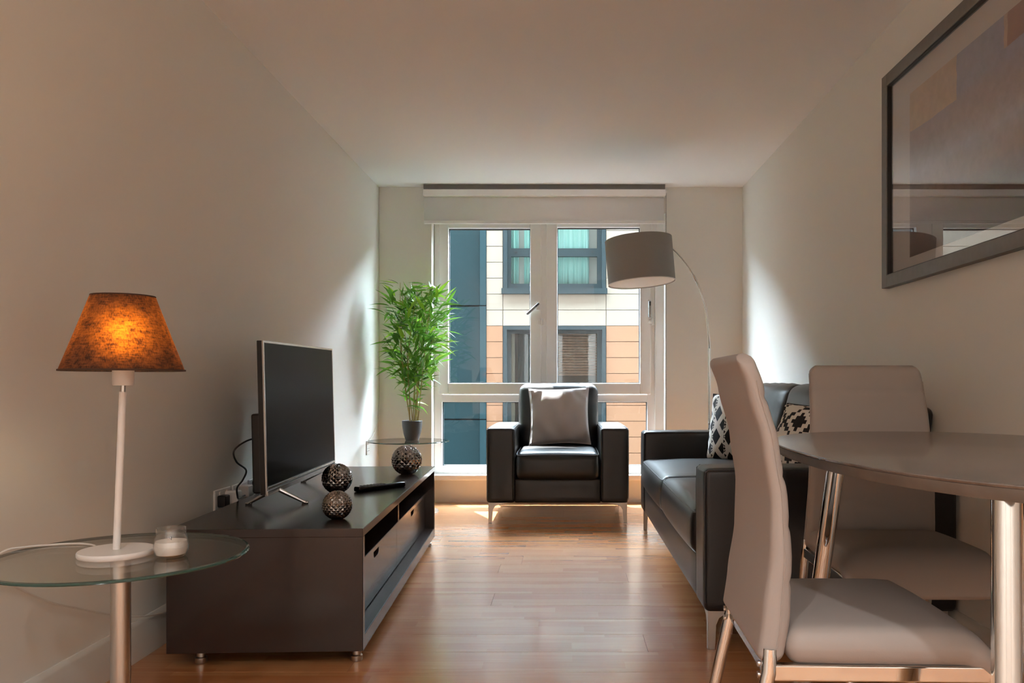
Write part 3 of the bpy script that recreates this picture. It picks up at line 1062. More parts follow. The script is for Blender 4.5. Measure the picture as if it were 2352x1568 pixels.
shd = obj('shade', bm, M_shade, lt, local=True)
M_hem = mat('shade_hem', (66, 44, 30), .9)
bm = NB(); lathe(bm, [(.1325, .4335), (.1345, .4335), (.1345, .4375), (.1325, .438)], 96, (lean_x, 0, 0))
obj('shade_hem', bm, M_hem, shd, local=True)
bm = NB(); lathe(bm, [(.068, .612), (.0695, .612), (.0695, .608), (.068, .608)], 96, (lean_x, 0, 0))
obj('shade_hem', bm, M_hem, shd, local=True)
bm = NB(); lathe(bm, [(0, .468), (.012, .468), (.014, .485), (.024, .515), (.026, .53), (.02, .548), (0, .556)], 24, (lean_x, 0, 0))
M_bulb = bpy.data.materials.new('lit_bulb'); M_bulb.use_nodes = True
_b = M_bulb.node_tree.nodes['Principled BSDF']
_b.inputs['Base Color'].default_value = (1, .9, .75, 1)
_b.inputs['Emission Color'].default_value = (1.0, .72, .40, 1)
_b.inputs['Emission Strength'].default_value = 17.0
obj('bulb', bm, M_bulb, lt, local=True)

# lamp flex: over the table edge, along the wall to the sockets
fxp = NB()
tube(fxp, catmull([(-1.135, 1.92, TG + .006), (-1.16, 1.99, TG + .003), (-1.22, 2.02, TG + .003), (-1.29, 2.0, TG + .003), (-1.325, 1.97, TG + .004), (-1.352, 1.95, TG + .001), (-1.372, 1.93, .485), (-1.395, 1.96, .445), (-1.403, 2.066, .385), (-1.404, 2.20, .312), (-1.402, 2.32, .262), (-1.404, 2.43, .218), (-1.403, 2.52, .186), (-1.402, 2.60, .158), (-1.392, 2.70, .132), (-1.391, 2.84, .112), (-1.391, 3.0, .125), (-1.398, 3.12, .2), (-1.39, 3.27, .34), (-1.375, 3.335, .405)], 8), .0028, 8)
sp(obj('lamp_flex', fxp, M_cord), 'thin white lamp flex running along the wall below the glass table', 'cable')

# ------------------------------------------------------------------ candle jar
cj = thing('candle_jar', 'small glass jar with white candle on the glass table', 'candle', (-.921, 1.885, TG))
bm = NB()
lathe(bm, [(0, .001), (.030, .001), (.035, .006), (.0385, .02), (.0385, .030), (.035, .045), (.0305, .053), (.0305, .055), (.0325, .056), (.0325, .066), (.0315, .068), (.0295, .066), (.0285, .055), (.033, .044), (.0365, .029), (.0365, .02), (.033, .007), (.028, .004), (0, .004)], 48)
obj('jar', bm, M_jar, cj, local=True)
bm = NB()
lathe(bm, [(0, .0045), (.028, .0045), (.0325, .0075), (.036, .02), (.036, .029), (.0345, .037), (.01, .0385), (0, .0385)], 48)
obj('wax', bm, M_wax, cj, local=True)
bm = NB(); tube(bm, [(0, 0, .038), (.001, 0, .047)], .0008, 6)
obj('wick', bm, M_black_plastic, cj, local=True)

# ------------------------------------------------------------------ potted bamboo
pl = thing('potted_bamboo', 'artificial bamboo plant in a charcoal pot on the corner glass table', 'plant', (-1.086, 5.735, TG))
bm = NB()
lathe(bm, [(0, 0), (.043, 0), (.048, .004), (.062, .05), (.070, .10), (.0725, .138), (.0705, .14), (.068, .138), (.066, .10), (.06, .09), (0, .09)], 48)
pot = obj('pot', bm, M_pot, pl, local=True)
bm = NB(); lathe(bm, [(.0665, .118), (.03, .124), (0, .126)], 24)
obj('soil', bm, M_soil, pl, local=True)
def leaf_mesh(ln, wd, droop, fold, name):
    bm = NB()
    n = 6
    l, c, r_ = [], [], []
    for i in range(n + 1):
        t = i / n
        w_ = wd * (math.sin(math.pi * min(1, t * 1.02) ** .72)) if 0 < t < 1 else 0.0
        z = -droop * t * t
        x = ln * t
        c.append(bm.verts.new((x, 0, z)))
        if 0 < i < n:
            l.append(bm.verts.new((x, w_, z + fold * w_))); r_.append(bm.verts.new((x, -w_, z + fold * w_)))
        else:
            l.append(c[-1]); r_.append(c[-1])
    for i in range(n):
        for s in (l, r_):
            f = [c[i], c[i + 1], s[i + 1], s[i]]
            g = []
            for v in f:
                if v not in g: g.append(v)
            if len(g) > 2: bm.faces.new(g if s is l else g[::-1])
    bmesh.ops.recalc_face_normals(bm, faces=bm.faces[:])
    me = bpy.data.meshes.new(name)
    bm.to_mesh(me); bm.free()
    me.polygons.foreach_set('use_smooth', [True] * len(me.polygons))
    me.materials.append(M_leaf)
    return me
LM = [leaf_mesh(.14, .0125, .025, .35, 'leaf'), leaf_mesh(.115, .0115, .012, .3, 'leaf'), leaf_mesh(.16, .0135, .045, .35, 'leaf'), leaf_mesh(.13, .014, -.01, .4, 'leaf')]
rg = random.Random(21)
stems = []
for i in range(11):
    a = rg.uniform(0, 6.283); rr_ = rg.uniform(.008, .045)
    x, y_ = rr_ * math.cos(a), rr_ * math.sin(a)
    hgt = rg.uniform(.65, 1.02)
    sp_ = rg.uniform(.04, .13)
    tx, ty = x + sp_ * math.cos(a), y_ + sp_ * .8 * math.sin(a)
    mid_ = ((x + tx) / 2 + rg.uniform(-.03, .03) - .012, (y_ + ty) / 2 + rg.uniform(-.02, .02), .12 + hgt * .5)
    pts = catmull([(x, y_, .11), mid_, (tx, ty, .12 + hgt)], 10)
    bm = NB(); tube(bm, pts, [.0042 * (1 - .6 * k / len(pts)) for k in range(len(pts))], 7)
    obj('stem', bm, M_stem, pl, local=True)
    stems.append(pts)
def zw(z):
    """radius of the crown at height z above the table top (table top = 0)"""
    tab = ((.14, .05), (.2, .07), (.26, .05), (.34, .06), (.42, .14), (.52, .25), (.62, .265), (.72, .25), (.85, .255), (.98, .22), (1.08, .18), (1.15, .10))
    for (a, ra), (b, rb_) in zip(tab, tab[1:]):
        if a <= z <= b: return ra + (rb_ - ra) * (z - a) / (b - a)
    return .06
count = 0
stuff_bm = NB()
tries = 0
while count < 640 and tries < 9000:
    tries += 1
    pts = rg.choice(stems)
    p = rg.choice(pts[3:])
    z = p.z
    lim = zw(z)
    if z < .40 and rg.random() > .12: continue
    a = rg.uniform(0, 6.283)
    off = rg.uniform(.0, 1) ** .6 * max(0.0, lim - .10) if z > .4 else 0
    base = Vector((p.x + off * math.cos(a), p.y + off * math.sin(a), z + rg.uniform(-.02, .03)))
    lx = -1.086 + base.x
    aa = a + rg.uniform(-.7, .7)
    el_ = rg.uniform(-.35, 1.05)
    scl = rg.uniform(.75, 1.12)
    tip = base + Vector((math.cos(aa) * math.cos(el_), math.sin(aa) * math.cos(el_), math.sin(el_))) * .172 * scl
    if tip.x - 1.086 < XL + .012 or tip.y + 5.735 > YB - .01 or tip.z > 1.18 or base.z > 1.12: continue
    if base.x - 1.086 < XL + .02 or base.y + 5.735 > YB - .02: continue
    Mx = Matrix.Translation(base) @ Matrix.Rotation(aa, 4, 'Z') @ Matrix.Rotation(-el_, 4, 'Y') @ Matrix.Rotation(rg.uniform(-.8, .8), 4, 'X') @ Matrix.Scale(scl, 4)
    me = rg.choice(LM)
    if count < 300:
        o = bpy.data.objects.new('leaf', me)
        COL.objects.link(o)
        o.parent = pl
        o.matrix_local = Mx
    else:
        tmp = NB(); tmp.from_mesh(me); tmp.transform(Mx)
        m2 = bpy.data.meshes.new('t'); tmp.to_mesh(m2); tmp.free()
        stuff_bm.from_mesh(m2); bpy.data.meshes.remove(m2)
    count += 1
o = obj('inner_foliage', stuff_bm, M_leaf, pl, local=True)
o['kind'] = 'stuff'

# ------------------------------------------------------------------ armchair and sofa
def blade_leg(parent, x, y, sx, sy, h, m=M_steel):
    """angled sheet metal leg; (x,y) outer corner, sx/sy point inwards"""
    prof = [(0, h), (.125, h), (.125, h - .006), (.075, h - .012), (.045, h - .026), (.030, h - .05), (.024, 0), (.004, 0)]
    bm = NB()
    extrude_poly(bm, [(x + sx * a, y, b) for a, b in prof], (0, sy * .005, 0))
    prof2 = [(0, h), (.10, h), (.10, h - .006), (.06, h - .012), (.038, h - .026), (.028, h - .05), (.024, 0), (.004, 0)]
    extrude_poly(bm, [(x, y + sy * a, b) for a, b in prof2], (sx * .005, 0, 0))
    return obj('leg', bm, m, parent, local=True, bevel=.001)

def piping(parent, pts, r=.004):
    bm = NB(); tube(bm, catmull(pts, 4), r, 8)
    return obj('piping', bm, M_piping, parent, local=True)

def sofa(name, label, cat, loc, rz, width, depth, seats, arm_w=.187, arm_h=.618, leg_h=.13, front_over=.01):
    """local frame: front faces -y at y=0, x across, centred"""
    s = thing(name, label, cat, loc, rz)
    hw = width / 2
    # base box with front rail
    bm = soft(NB(), (0, depth * .5, (leg_h + .285) / 2), (hw - arm_w + .004, depth * .5 - .006, (.285 - leg_h) / 2), .012, n=(12, 10, 6))
    base = obj('base', bm, M_leather, s, local=True)
    for sd in (-1, 1):
        c = sd * (hw - arm_w / 2)
        bm = soft(NB(), (c, depth / 2, (arm_h + leg_h) / 2), (arm_w / 2, depth / 2, (arm_h - leg_h) / 2), .022, bul=(0, 0, .006), n=(10, 16, 14))
        a = obj('arm', bm, M_leather, s, local=True)
        zt_ = arm_h - .010
        for e in (-1, 1):
            xe = c + e * (arm_w / 2 - .008)
            piping(a, [(xe, .004, leg_h + .03), (xe, .003, leg_h + .25), (xe, .004, zt_ - .03), (xe, .012, zt_ + .001), (xe, .06, zt_ + .006), (xe, depth * .5, zt_ + .007), (xe, depth - .05, zt_ + .006)], .003)
    # back frame
    bh = .80
    Mb = Matrix.Rotation(R(-7), 4, 'X')
    bm = soft(NB(), (0, depth - .085, .5 * (bh + leg_h) + .03), (hw - arm_w + .004, .055, (bh - leg_h) / 2), .03, n=(14, 8, 12), M=Mb)
    obj('back_frame', bm, M_leather, s, local=True)
    sw = (width - 2 * arm_w) / seats
    for k in range(seats):
        cx_ = -hw + arm_w + sw * (k + .5)
        # seat cushion
        y0, y1 = -front_over, depth - .20
        bm = soft(NB(), (cx_, (y0 + y1) / 2, .368), (sw / 2 - .003, (y1 - y0) / 2, .086), .042, bul=(0, .014, .028), n=(20, 20, 10))
        cu = obj('seat_cushion', bm, M_leather, s, local=True)
        xe = sw / 2 - .012
        piping(cu, [(cx_ - xe, y1 - .06, .452), (cx_ - xe, .2, .455), (cx_ - xe, y0 + .05, .450), (cx_ - xe + .012, y0 + .010, .440), (cx_ - xe * .6, y0 - .0, .444), (cx_, y0 - .004, .447), (cx_ + xe * .6, y0 - .0, .444), (cx_ + xe - .012, y0 + .010, .440), (cx_ + xe, y0 + .05, .450), (cx_ + xe, .2, .455), (cx_ + xe, y1 - .06, .452)], .0035)
        # back cushion, leaning
        Mc = Matrix.Rotation(R(-12), 4, 'X')
        bm = soft(NB(), (cx_, depth - .215, .665), (sw / 2 + .010, .085, .235), .06, bul=(0, .045, .012), n=(22, 12, 20), M=Mc, wr=.0016, seed=k + int(width * 10))
        bc = obj('back_cushion', bm, M_leather, s, local=True)
    for sx in (-1, 1):
        blade_leg(s, sx * (hw - .012), .015, -sx, 1, leg_h + .004)
        blade_leg(s, sx * (hw - .012), depth - .03, -sx, -1, leg_h + .004)
    return s
# armchair by the window, facing the camera side
sofa('armchair', 'black leather armchair with steel legs in front of the window', 'armchair', (-.0455, 5.245, 0), 0, .931, .84, 1)
# sofa along the right wall, facing the television
sofa('sofa', 'black leather two seat sofa along the wall behind the dining chairs', 'sofa', (.475, 3.885, 0), R(-90), 2.29, .865, 2)

def pillow(name, label, c, w_, h_, t, Mrot, m, seed=0, uv=False, wr=.004):
    """square scatter cushion with pinched corners and a seam"""
    bm = NB()
    rr = random.Random(seed)
    ph = [rr.uniform(0, 6.28) for _ in range(8)]
    n = 28
    uvl = bm.loops.layers.uv.new('UVMap')
    grid = {}
    for sd in (1, -1):
        for i in range(n + 1):
            for j in range(n + 1):
                u, v = 2 * i / n - 1, 2 * j / n - 1
                edge = i in (0, n) or j in (0, n)
                if edge and sd == -1:
                    grid[(sd, i, j)] = grid[(1, i, j)]; continue
                e = ((1 - u * u) * (1 - v * v))
                th = t * (max(0, e) ** .42)
                pinch = 1 - .07 * (1 - abs(u) ** 2.0) * abs(v) ** 3 if True else 1
                x = w_ * u * (1 - .075 * (1 - v * v) * abs(u) ** 3)
                z = h_ * v * (1 - .075 * (1 - u * u) * abs(v) ** 3)
                fold = wr * (math.sin(9 * u + 4 * v + ph[0]) * (1 - abs(u)) + math.sin(7 * v - 5 * u + ph[1]) * abs(u * v) * 2 + .8 * math.sin(22 * u * v + ph[2]) * abs(u) * abs(v))
                y_ = -sd * (th + (fold if not edge else 0)) + (wr * 1.5 * math.sin(3 * u + ph[3]) if True else 0)
                grid[(sd, i, j)] = bm.verts.new((x, y_, z))
    for sd in (1, -1):
        for i in range(n):
            for j in range(n):
                vs = [grid[(sd, i, j)], grid[(sd, i + 1, j)], grid[(sd, i + 1, j + 1)], grid[(sd, i, j + 1)]]
                ij = [(i, j), (i + 1, j), (i + 1, j + 1), (i, j + 1)]
                if sd == -1: vs = vs[::-1]; ij = ij[::-1]
                f = bm.faces.new(vs)
                for lp, (a_, b_) in zip(f.loops, ij): lp[uvl].uv = (a_ / n, b_ / n)
    Mx = Matrix.Translation(c) @ Mrot
    rt = thing(name, label, 'cushion', c)
    bm2 = NB()
    bm.transform(Mx)
    o = obj('cover', bm, m, rt)
    # piped seam around the edge
    ring = []
    idx = [(i, 0) for i in range(0, n)] + [(n, j) for j in range(0, n)] + [(i, n) for i in range(n, 0, -1)] + [(0, j) for j in range(n, 0, -1)]
    for (i, j) in idx:
        u, v = 2 * i / n - 1, 2 * j / n - 1
        x = w_ * u * (1 - .075 * (1 - v * v) * abs(u) ** 3)
        z = h_ * v * (1 - .075 * (1 - u * u) * abs(v) ** 3)
        ring.append(Mx @ Vector((x, wr * 1.5 * math.sin(3 * u + ph[3]), z)))
    tube(bm2, ring + ring[:1], .003, 6, cap=False)
    obj('seam', bm2, m, rt)
    return rt

# silver cushion on the armchair
pillow('scatter_cushion', 'silver grey satin cushion propped on the black armchair', (-.038, 5.675, .678), .215, .205, .075, Matrix.Rotation(R(-14), 4, 'X') @ Matrix.Rotation(R(-1.5), 4, 'Y'), M_satin, seed=3, wr=.006)
# patterned cushions on the sofa
pillow('scatter_cushion', 'black and white tribal print cushion in the far corner of the sofa', (1.03, 4.66, .648), .215, .205, .10, Matrix.Rotation(R(-38), 4, 'Z') @ Matrix.Rotation(R(-14), 4, 'X'), M_kilim, seed=5)
pillow('scatter_cushion', 'black and white stepped print cushion on the near seat of the sofa', (1.0, 3.22, .64), .22, .195, .10, Matrix.Rotation(R(-62), 4, 'Z') @ Matrix.Rotation(R(-18), 4, 'X'), M_steps, seed=9)

# ------------------------------------------------------------------ arc floor lamp
al = thing('floor_lamp', 'arched chrome floor lamp with grey drum shade behind the sofa', 'floor lamp', (.957, 5.36, 0))
px_ = lambda p, Y: (p - 1297) * Y / F
pz_ = lambda p, Y: CZ + (880 - p) * Y / F
YL = 5.36
bm = NB(); lathe(bm, [(0, 0), (.15, 0), (.152, .004), (.148, .018), (.02, .028), (.014, .04), (0, .04)], 56)
obj('base', bm, M_chrome, al, local=True)
xb = px_(1629.5, YL)
bm = NB(); tube(bm, [(xb, YL, .03), (xb, YL, pz_(803, YL))], .0085, 16); tube(bm, [(xb, YL, pz_(806, YL)), (xb, YL, pz_(800, YL))], .0095, 16)
obj('pole', bm, M_chrome, al)
arc = [(1629.5, 803), (1628.5, 780), (1625, 738), (1619, 700), (1606, 660), (1592, 632), (1578, 609), (1563, 590), (1548, 574), (1530, 560), (1505, 550), (1480, 550), (1468, 556)]
YS = 5.24
npt = len(arc)
ap = [(px_(a, YL + (YS - YL) * i / (npt - 1)), YL + (YS - YL) * i / (npt - 1), pz_(b, YL + (YS - YL) * i / (npt - 1))) for i, (a, b) in enumerate(arc)]
cp = catmull(ap, 6)
nn = len(cp)
bm = NB(); tube(bm, cp[:nn // 2 - 6], .0072, 12)
obj('arc_tube', bm, M_chrome, al)
bm = NB(); tube(bm, cp[nn // 2 - 8:], .0052, 12)
obj('arc_tip', bm, M_chrome, al)
bm = NB(); k = nn // 2 - 7; tube(bm, cp[k - 2:k + 2], .0092, 12)
obj('joint', bm, M_chrome, al)
sc_ = Vector((px_(1470, YS), YS, pz_(600, YS)))
SM = Matrix.Translation(sc_) @ Matrix.Rotation(R(-4.5), 4, 'Y') @ Matrix.Rotation(R(-2.5), 4, 'X')
SR, SH = .218, .143
bm = NB(); lathe(bm, [(SR - .004, SH), (SR - .002, SH + .001), (SR, SH), (SR, -SH), (SR - .002, -SH - .001), (SR - .004, -SH), (SR - .004, SH)], 96, M=SM)
ds = obj('shade', bm, M_linen, al)
bm = NB(); lathe(bm, [(SR - .0045, SH - .004), (SR - .0045, -SH + .002)], 96, M=SM)
obj('lining', bm, M_diffuser, ds)
bm = NB(); lathe(bm, [(0, -SH + .006), (SR - .005, -SH + .006), (SR - .005, -SH + .010), (0, -SH + .010)], 64, M=SM)
obj('diffuser', bm, M_diffuser, ds)
bm = NB(); lathe(bm, [(SR - .001, -SH - .001), (SR + .0012, -SH - .001), (SR + .0012, -SH + .003), (SR - .001, -SH + .003)], 96, M=SM)
obj('hem', bm, M_diffuser, ds)
bm = NB()
tube(bm, [SM @ Vector((0, 0, SH - .02)), Vector(ap[-1])], .004, 8)
for a in range(3):
    tube(bm, [SM @ Vector((0, 0, SH - .02)), SM @ Vector((math.cos(a * 2.094) * (SR - .004), math.sin(a * 2.094) * (SR - .004), SH - .02))], .0025, 8)
lathe(bm, [(0, SH - .12), (.02, SH - .12), (.02, SH - .03), (0, SH - .03)], 20, M=SM)
obj('shade_carrier', bm, M_lampwhite, al)

# ------------------------------------------------------------------ dining table
TX, TY, TA, TB, TZ = .925, 1.685, .435, .70, .768
dt = thing('dining_table', 'oval dining table with grey stone look top and chrome legs', 'table', (TX, TY, 0))
def oval(a, b, z, n=128, e=2.35):
    out = []
    for i in range(n):
        t = 2 * math.pi * i / n
        c_, s_ = math.cos(t), math.sin(t)
        out.append((TX + a * math.copysign(abs(c_) ** (2 / e), c_), TY + b * math.copysign(abs(s_) ** (2 / e), s_), z))
    return out
def loft(bm, loops, cap0=True, cap1=True):
    rs = [[bm.verts.new(p) for p in lp] for lp in loops]
    for A, B in zip(rs, rs[1:]):
        for i in range(len(A)):
            j = (i + 1) % len(A)
            bm.faces.new((A[i], A[j], B[j], B[i]))
    if cap0: bm.faces.new(rs[0][::-1])
    if cap1: bm.faces.new(rs[-1])
    return bm
tp = obj('table_top', loft(NB(), [oval(TA - .002, TB - .002, TZ - .006), oval(TA, TB, TZ - .002), oval(TA - .001, TB - .001, TZ - .0005), oval(TA - .003, TB - .003, TZ)]), M_top, dt)
obj('edge', loft(NB(), [oval(TA - .012, TB - .012, TZ - .026), oval(TA - .006, TB - .006, TZ - .025), oval(TA - .002, TB - .002, TZ - .015), oval(TA - .001, TB - .001, TZ - .006)], cap1=False), M_topedge, tp)
for (ax, ay, bx_, by_) in ((.68, 2.0, .622, 2.125), (.698, 1.275, .652, 1.185), (1.15, 2.0, 1.19, 2.11), (1.15, 1.27, 1.22, 1.18)):
    bm = NB()
    tube(bm, [(ax, ay, TZ - .022), (bx_, by_, .012)], [.0215, .0215], 28)
    lg = obj('leg', bm, M_chrome, dt)
    bm = NB(); lathe(bm, [(0, TZ - .03), (.045, TZ - .03), (.045, TZ - .0215), (0, TZ - .0215)], 28, (ax, ay, 0))
    obj('mounting_plate', bm, M_chrome, lg)
    bm = NB(); lathe(bm, [(0, 0), (.0215, 0), (.023, .004), (.023, .016), (0, .016)], 24, (bx_, by_, 0))
    obj('foot_cap', bm, M_black_plastic, lg)

# ------------------------------------------------------------------ dining chairs
def lerp_tab(tab, z):
    if z <= tab[0][0]: return tab[0][1]
    for (a, va), (b, vb) in zip(tab, tab[1:]):
        if a <= z <= b:
            t = (z - a) / (b - a); t = t * t * (3 - 2 * t) * .5 + t * .5
            return va + (vb - va) * t
    return tab[-1][1]
REAR = ((.40, -.012), (.50, .000), (.60, .014), (.70, .016), (.80, .002), (.90, -.024), (.97, -.048))   # rear face x over height
FRNT = ((.40, .034), (.50, .050), (.60, .054), (.70, .048), (.80, .033), (.90, .008), (.97, -.014))
def dining_chair(label, loc, rz, tall=.965):
    """local: sits facing +x; origin under the rear edge of the seat; y across"""
    c = thing('dining_chair', label, 'chair', loc, rz, 'taupe dining chairs')
    seams = (.885, .742, .655, .555)
    zb, zt_ = .412, tall
    def fn(u, v, w):
        f = soft_fn(.021, .195, (zt_ - zb) / 2, .0195)
        p = f(u, v, w)
        z = p.z + (zb + zt_) / 2
        # round off top corners
        tw = (z - zb) / (zt_ - zb)
        half = .195 - .027 * tw
        y_ = p.y / .195 * half
        ed = max(0, (z - (zt_ - .035)) / .035)
        if abs(y_) > half - .03 and ed > 0:
            y_ = math.copysign(min(abs(y_), half - .022 * ed * ed), y_)
        xr, xf = lerp_tab(REAR, z), lerp_tab(FRNT, z)
        xm, hw_ = (xr + xf) / 2, (xf - xr) / 2
        tn = p.x / .021
        x = xm + tn * hw_ * (1.0)
        if tn > .2:
            for sz in seams:
                d = abs(z - sz)
                if d < .018: x -= .0032 * (1 - d / .018) ** 2
        # padded front: slight crown across the width
        if tn > .5: x += .006 * (1 - (y_ / half) ** 2)
        return Vector((x, y_, z))
    b = obj('backrest', gridbox(NB(), 8, 18, 96, fn), M_taupe, c, local=True, angle=60)
    # edge seam lines
    for sy in (-1, 1):
        pts = []
        for i in range(20):
            z = zb + .03 + (zt_ - zb - .08) * i / 19
            tw = (z - zb) / (zt_ - zb)
            half = .195 - .027 * tw
            xr, xf = lerp_tab(REAR, z), lerp_tab(FRNT, z)
            pts.append((xr + (xf - xr) * .62, sy * (half + .0003), z))
        bm = NB(); tube(bm, pts, .0012, 6)
        obj('seam', bm, M_taupe, b, local=True)
    # seat
    def sf(u, v, w):
        f = soft_fn(.192, .200, .032, .030, (0, 0, .012))
        p = f(u, v, w)
        x = p.x + .232
        z = p.z + .442
        # front edge rounds down, rear corner tucks
        if x > .34: z -= .9 * (x - .34) ** 2 / .1
        y_ = p.y * (1 - .04 * (.42 - x))
        return Vector((x, y_, z))
    obj('seat', gridbox(NB(), 18, 18, 8, sf), M_taupe, c, local=True, angle=60)
    # chrome frame rails
    for sy in (-1, 1):
        bm = bx(.0, .40, sy * .186 - .010, sy * .186 + .010, .384, .414)
        obj('side_rail', bm, M_chrome, c, local=True, bevel=.004)
    obj('front_rail', bx(.386, .402, -.178, .178, .386, .412), M_chrome, c, local=True, bevel=.003)
    obj('rear_rail', bx(.004, .020, -.178, .178, .386, .412), M_chrome, c, local=True, bevel=.003)
    for sy in (-1, 1):
        bm = NB(); tube(bm, [(.012, sy * .186, .44), (.010, sy * .188, .40), (-.075, sy * .196, .006)], [.0125, .0135, .0125], 20)
        l = obj('leg', bm, M_chrome, c, local=True)
        bm = NB(); lathe(bm, [(0, 0), (.014, 0), (.014, .012), (0, .012)], 16, (-.0755, sy * .196, 0)); obj('foot_cap', bm, M_black_plastic, l, local=True)
        bm = NB(); tube(bm, [(.396, sy * .184, .41), (.398, sy * .184, .38), (.425, sy * .192, .006)], [.0125, .0135, .0125], 20)
        l = obj('leg', bm, M_chrome, c, local=True)
        bm = NB(); lathe(bm, [(0, 0), (.014, 0), (.014, .012), (0, .012)], 16, (.4255, sy * .192, 0)); obj('foot_cap', bm, M_black_plastic, l, local=True)
    for sy in (-1, 1):
        for zz in (.39, .41):
            bm = NB(); lathe(bm, [(0, 0), (.006, 0), (.006, .004), (0, .005)], 12, M=Matrix.Translation((-.004, sy * .176, zz)) @ Matrix.Rotation(R(-90), 4, 'Y'))
            obj('bolt', bm, M_steel, c, local=True)
    return c
dining_chair('taupe dining chair at the long side of the table, side on to the window', (.357, 1.615, 0), R(-1.5))
dining_chair('taupe dining chair at the table end with its back against the sofa arm', (.916, 2.442, 0), R(-90 - 1))

# ------------------------------------------------------------------ framed picture
PX = XR
pf = thing('framed_picture', 'large framed abstract print under glass on the wall above the dining table', 'picture', (PX, 2.55, 1.30))
py0, py1, pz0, pz1 = 1.75, 3.35, 1.303, 2.177
fwid, fdep = .05, .032
for (a0, a1, b0, b1) in ((py0, py0 + fwid, pz0, pz1), (py1 - fwid, py1, pz0, pz1), (py0 + fwid, py1 - fwid, pz0, pz0 + fwid), (py0 + fwid, py1 - fwid, pz1 - fwid, pz1)):
    obj('frame_rail', bx(PX - fdep, PX, a0, a1, b0, b1), M_frame, pf, bevel=.0015)
i0, i1, k0, k1 = py0 + fwid, py1 - fwid, pz0 + fwid, pz1 - fwid
bm = NB()
e = .003
box(bm, PX - fdep + .004, PX - .006, i0 - .001, i0 + e, k0, k1); box(bm, PX - fdep + .004, PX - .006, i1 - e, i1 + .001, k0, k1)
box(bm, PX - fdep + .004, PX - .006, i0, i1, k0 - .001, k0 + e); box(bm, PX - fdep + .004, PX - .006, i0, i1, k1 - e, k1 + .001)
obj('rebate', bm, M_frame_in, pf, smooth=False)
obj('mount', bx(PX - .006, PX, i0, i1, k0, k1), M_mount, pf, smooth=False)
pr0, pr1, q0, q1 = py0 + .20, py1 - .215, 1.40, 2.035
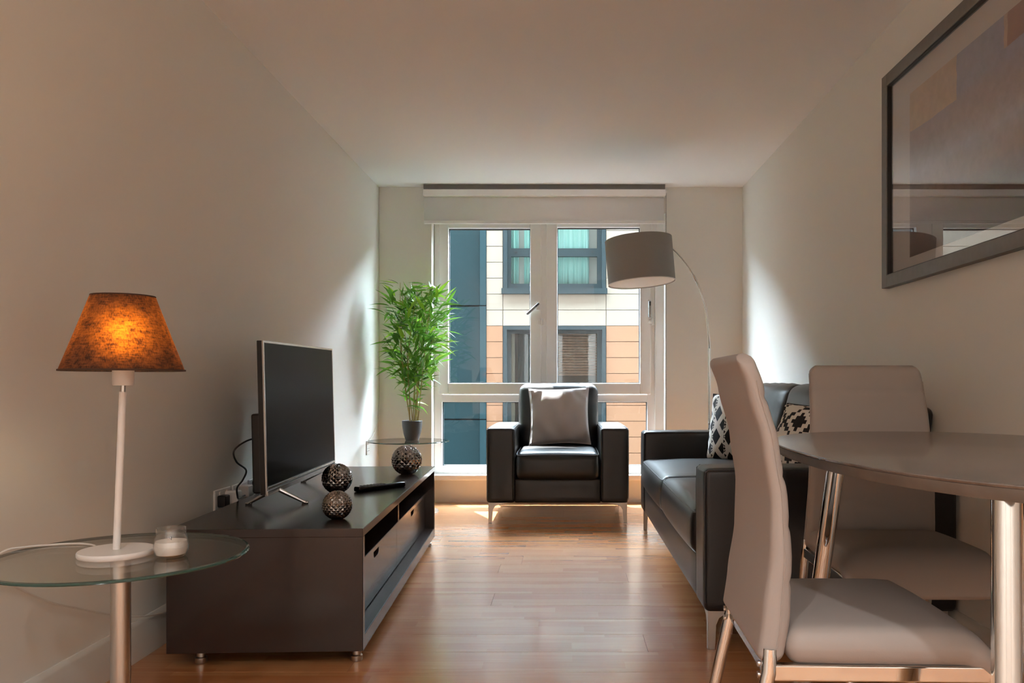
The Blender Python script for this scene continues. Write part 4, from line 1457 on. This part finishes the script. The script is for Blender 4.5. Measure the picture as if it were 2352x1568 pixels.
def print_mat():
    """abstract colour fields: beige, blue grey and brown blocks over mottled grey and brown"""
    m = mat('abstract_print', (120, 115, 115), .8)
    nt = m.node_tree
    b = nt.nodes['Principled BSDF']
    tc = nt.nodes.new('ShaderNodeTexCoord')
    s = nt.nodes.new('ShaderNodeSeparateXYZ')
    no = nt.nodes.new('ShaderNodeTexNoise'); no.inputs['Scale'].default_value = 9; no.inputs['Detail'].default_value = 8
    nt.links.new(tc.outputs['Generated'], no.inputs['Vector'])
    vm = nt.nodes.new('ShaderNodeVectorMath'); vm.operation = 'MULTIPLY_ADD'
    sub = nt.nodes.new('ShaderNodeVectorMath'); sub.operation = 'SUBTRACT'; sub.inputs[1].default_value = (.5, .5, .5)
    nt.links.new(no.outputs['Color'], sub.inputs[0])
    nt.links.new(sub.outputs[0], vm.inputs[0]); vm.inputs[1].default_value = (.03, .03, .03)
    nt.links.new(tc.outputs['Generated'], vm.inputs[2])
    nt.links.new(vm.outputs[0], s.inputs[0])
    Yc, Zc = s.outputs['Y'], s.outputs['Z']
    def mt(op, a, bb=None):
        n = nt.nodes.new('ShaderNodeMath'); n.operation = op
        for i, v in enumerate((a, bb)):
            if v is None: continue
            if isinstance(v, (int, float)): n.inputs[i].default_value = v
            else: nt.links.new(v, n.inputs[i])
        return n.outputs[0]
    def mix(f, a, bcol):
        n = nt.nodes.new('ShaderNodeMixRGB')
        if isinstance(f, float): n.inputs[0].default_value = f
        else: nt.links.new(f, n.inputs[0])
        if isinstance(a, tuple): n.inputs[1].default_value = a
        else: nt.links.new(a, n.inputs[1])
        if isinstance(bcol, tuple): n.inputs[2].default_value = bcol
        else: nt.links.new(bcol, n.inputs[2])
        return n.outputs[0]
    ramp = nt.nodes.new('ShaderNodeValToRGB')
    el = ramp.color_ramp.elements
    el[0].position = 0; el[0].color = lin((96, 74, 70))
    el[1].position = 1; el[1].color = lin((164, 170, 194))
    for p_, c_ in ((.2, (110, 86, 80)), (.34, (165, 146, 134)), (.5, (188, 190, 202)), (.64, (182, 168, 168)), (.74, (172, 162, 172)), (.8, (162, 167, 192))):  # light grey in the middle paints the ceiling's reflection into the print
        q_ = el.new(p_); q_.color = lin(c_)
    nt.links.new(Zc, ramp.inputs[0])
    def f01(v0, y): return (v0 - y) 
    gy = lambda y: (y - pr0) / (pr1 - pr0)
    gz = lambda z: (z - q0) / (q1 - q0)
    beige = mt('MULTIPLY', mt('GREATER_THAN', Yc, gy(2.76)), mt('GREATER_THAN', Zc, gz(1.883)))
    brown = mt('MULTIPLY', mt('LESS_THAN', Yc, gy(2.446)), mt('GREATER_THAN', Zc, gz(1.935)))
    rim = mt('MULTIPLY', mt('LESS_THAN', mt('ABSOLUTE', mt('SUBTRACT', Yc, gy(2.452))), .008), mt('GREATER_THAN', Zc, gz(1.935)))
    c1 = mix(beige, ramp.outputs[0], lin((214, 190, 162)))
    c2 = mix(brown, c1, lin((166, 124, 110)))
    c3 = mix(rim, c2, lin((205, 180, 165)))
    n2 = nt.nodes.new('ShaderNodeTexNoise'); n2.inputs['Scale'].default_value = 26; n2.inputs['Detail'].default_value = 10; n2.inputs['Roughness'].default_value = .75
    mp = nt.nodes.new('ShaderNodeMapping'); mp.inputs['Scale'].default_value = (1, 1, .5); mp.inputs['Rotation'].default_value = (.6, 0, 0)
    nt.links.new(tc.outputs['Generated'], mp.inputs[0]); nt.links.new(mp.outputs[0], n2.inputs['Vector'])
    r2 = nt.nodes.new('ShaderNodeValToRGB'); r2.color_ramp.elements[0].position = .35; r2.color_ramp.elements[0].color = (.88, .88, .9, 1); r2.color_ramp.elements[1].position = .7; r2.color_ramp.elements[1].color = (1.22, 1.21, 1.22, 1)
    nt.links.new(n2.outputs['Fac'], r2.inputs[0])
    mul = nt.nodes.new('ShaderNodeMixRGB'); mul.blend_type = 'MULTIPLY'; mul.inputs[0].default_value = 1
    nt.links.new(c3, mul.inputs[1]); nt.links.new(r2.outputs[0], mul.inputs[2])
    nt.links.new(mul.outputs[0], b.inputs['Base Color'])
    return m
obj('print', bx(PX - .0068, PX - .005, pr0, pr1, q0, q1), print_mat(), pf, smooth=False)
obj('glass', bx(PX - .020, PX - .018, i0 + e, i1 - e, k0 + e, k1 - e), M_picglass, pf, smooth=False)

# ------------------------------------------------------------------ ceiling downlights behind the camera (the faceted balls mirror them)
M_lens = mat('frosted_downlight_lens', (240, 240, 238), 0.5)
for side, x, y_ in (('left', -.65, -.4), ('right', .6, -.4), ('rear_left', -.65, -1.8), ('rear_right', .6, -1.8)):
    d = thing('downlight', 'round recessed ceiling downlight with white rim', 'ceiling light', (x, y_, H), 0, 'recessed ceiling downlights')
    bm = NB(); lathe(bm, [(.034, 0), (.045, -.004), (.047, -.002), (.047, .0), (.034, .0)], 32); obj('rim', bm, M_white_plastic, d, local=True)
    bm = NB(); lathe(bm, [(0, -.001), (.034, -.001), (.034, .0), (0, .0)], 32); obj('lens', bm, M_lens, d, local=True)
    ll = bpy.data.lights.new('downlight_%s_offscreen' % side, 'SPOT')
    lo = bpy.data.objects.new('downlight_%s_offscreen' % side, ll); COL.objects.link(lo)
    lo.parent = d; lo.location = (0, 0, -.012)
    ll.energy = 62; ll.spot_size = R(140); ll.spot_blend = 1.0; ll.shadow_soft_size = .04; ll.color = (.92, .96, 1)
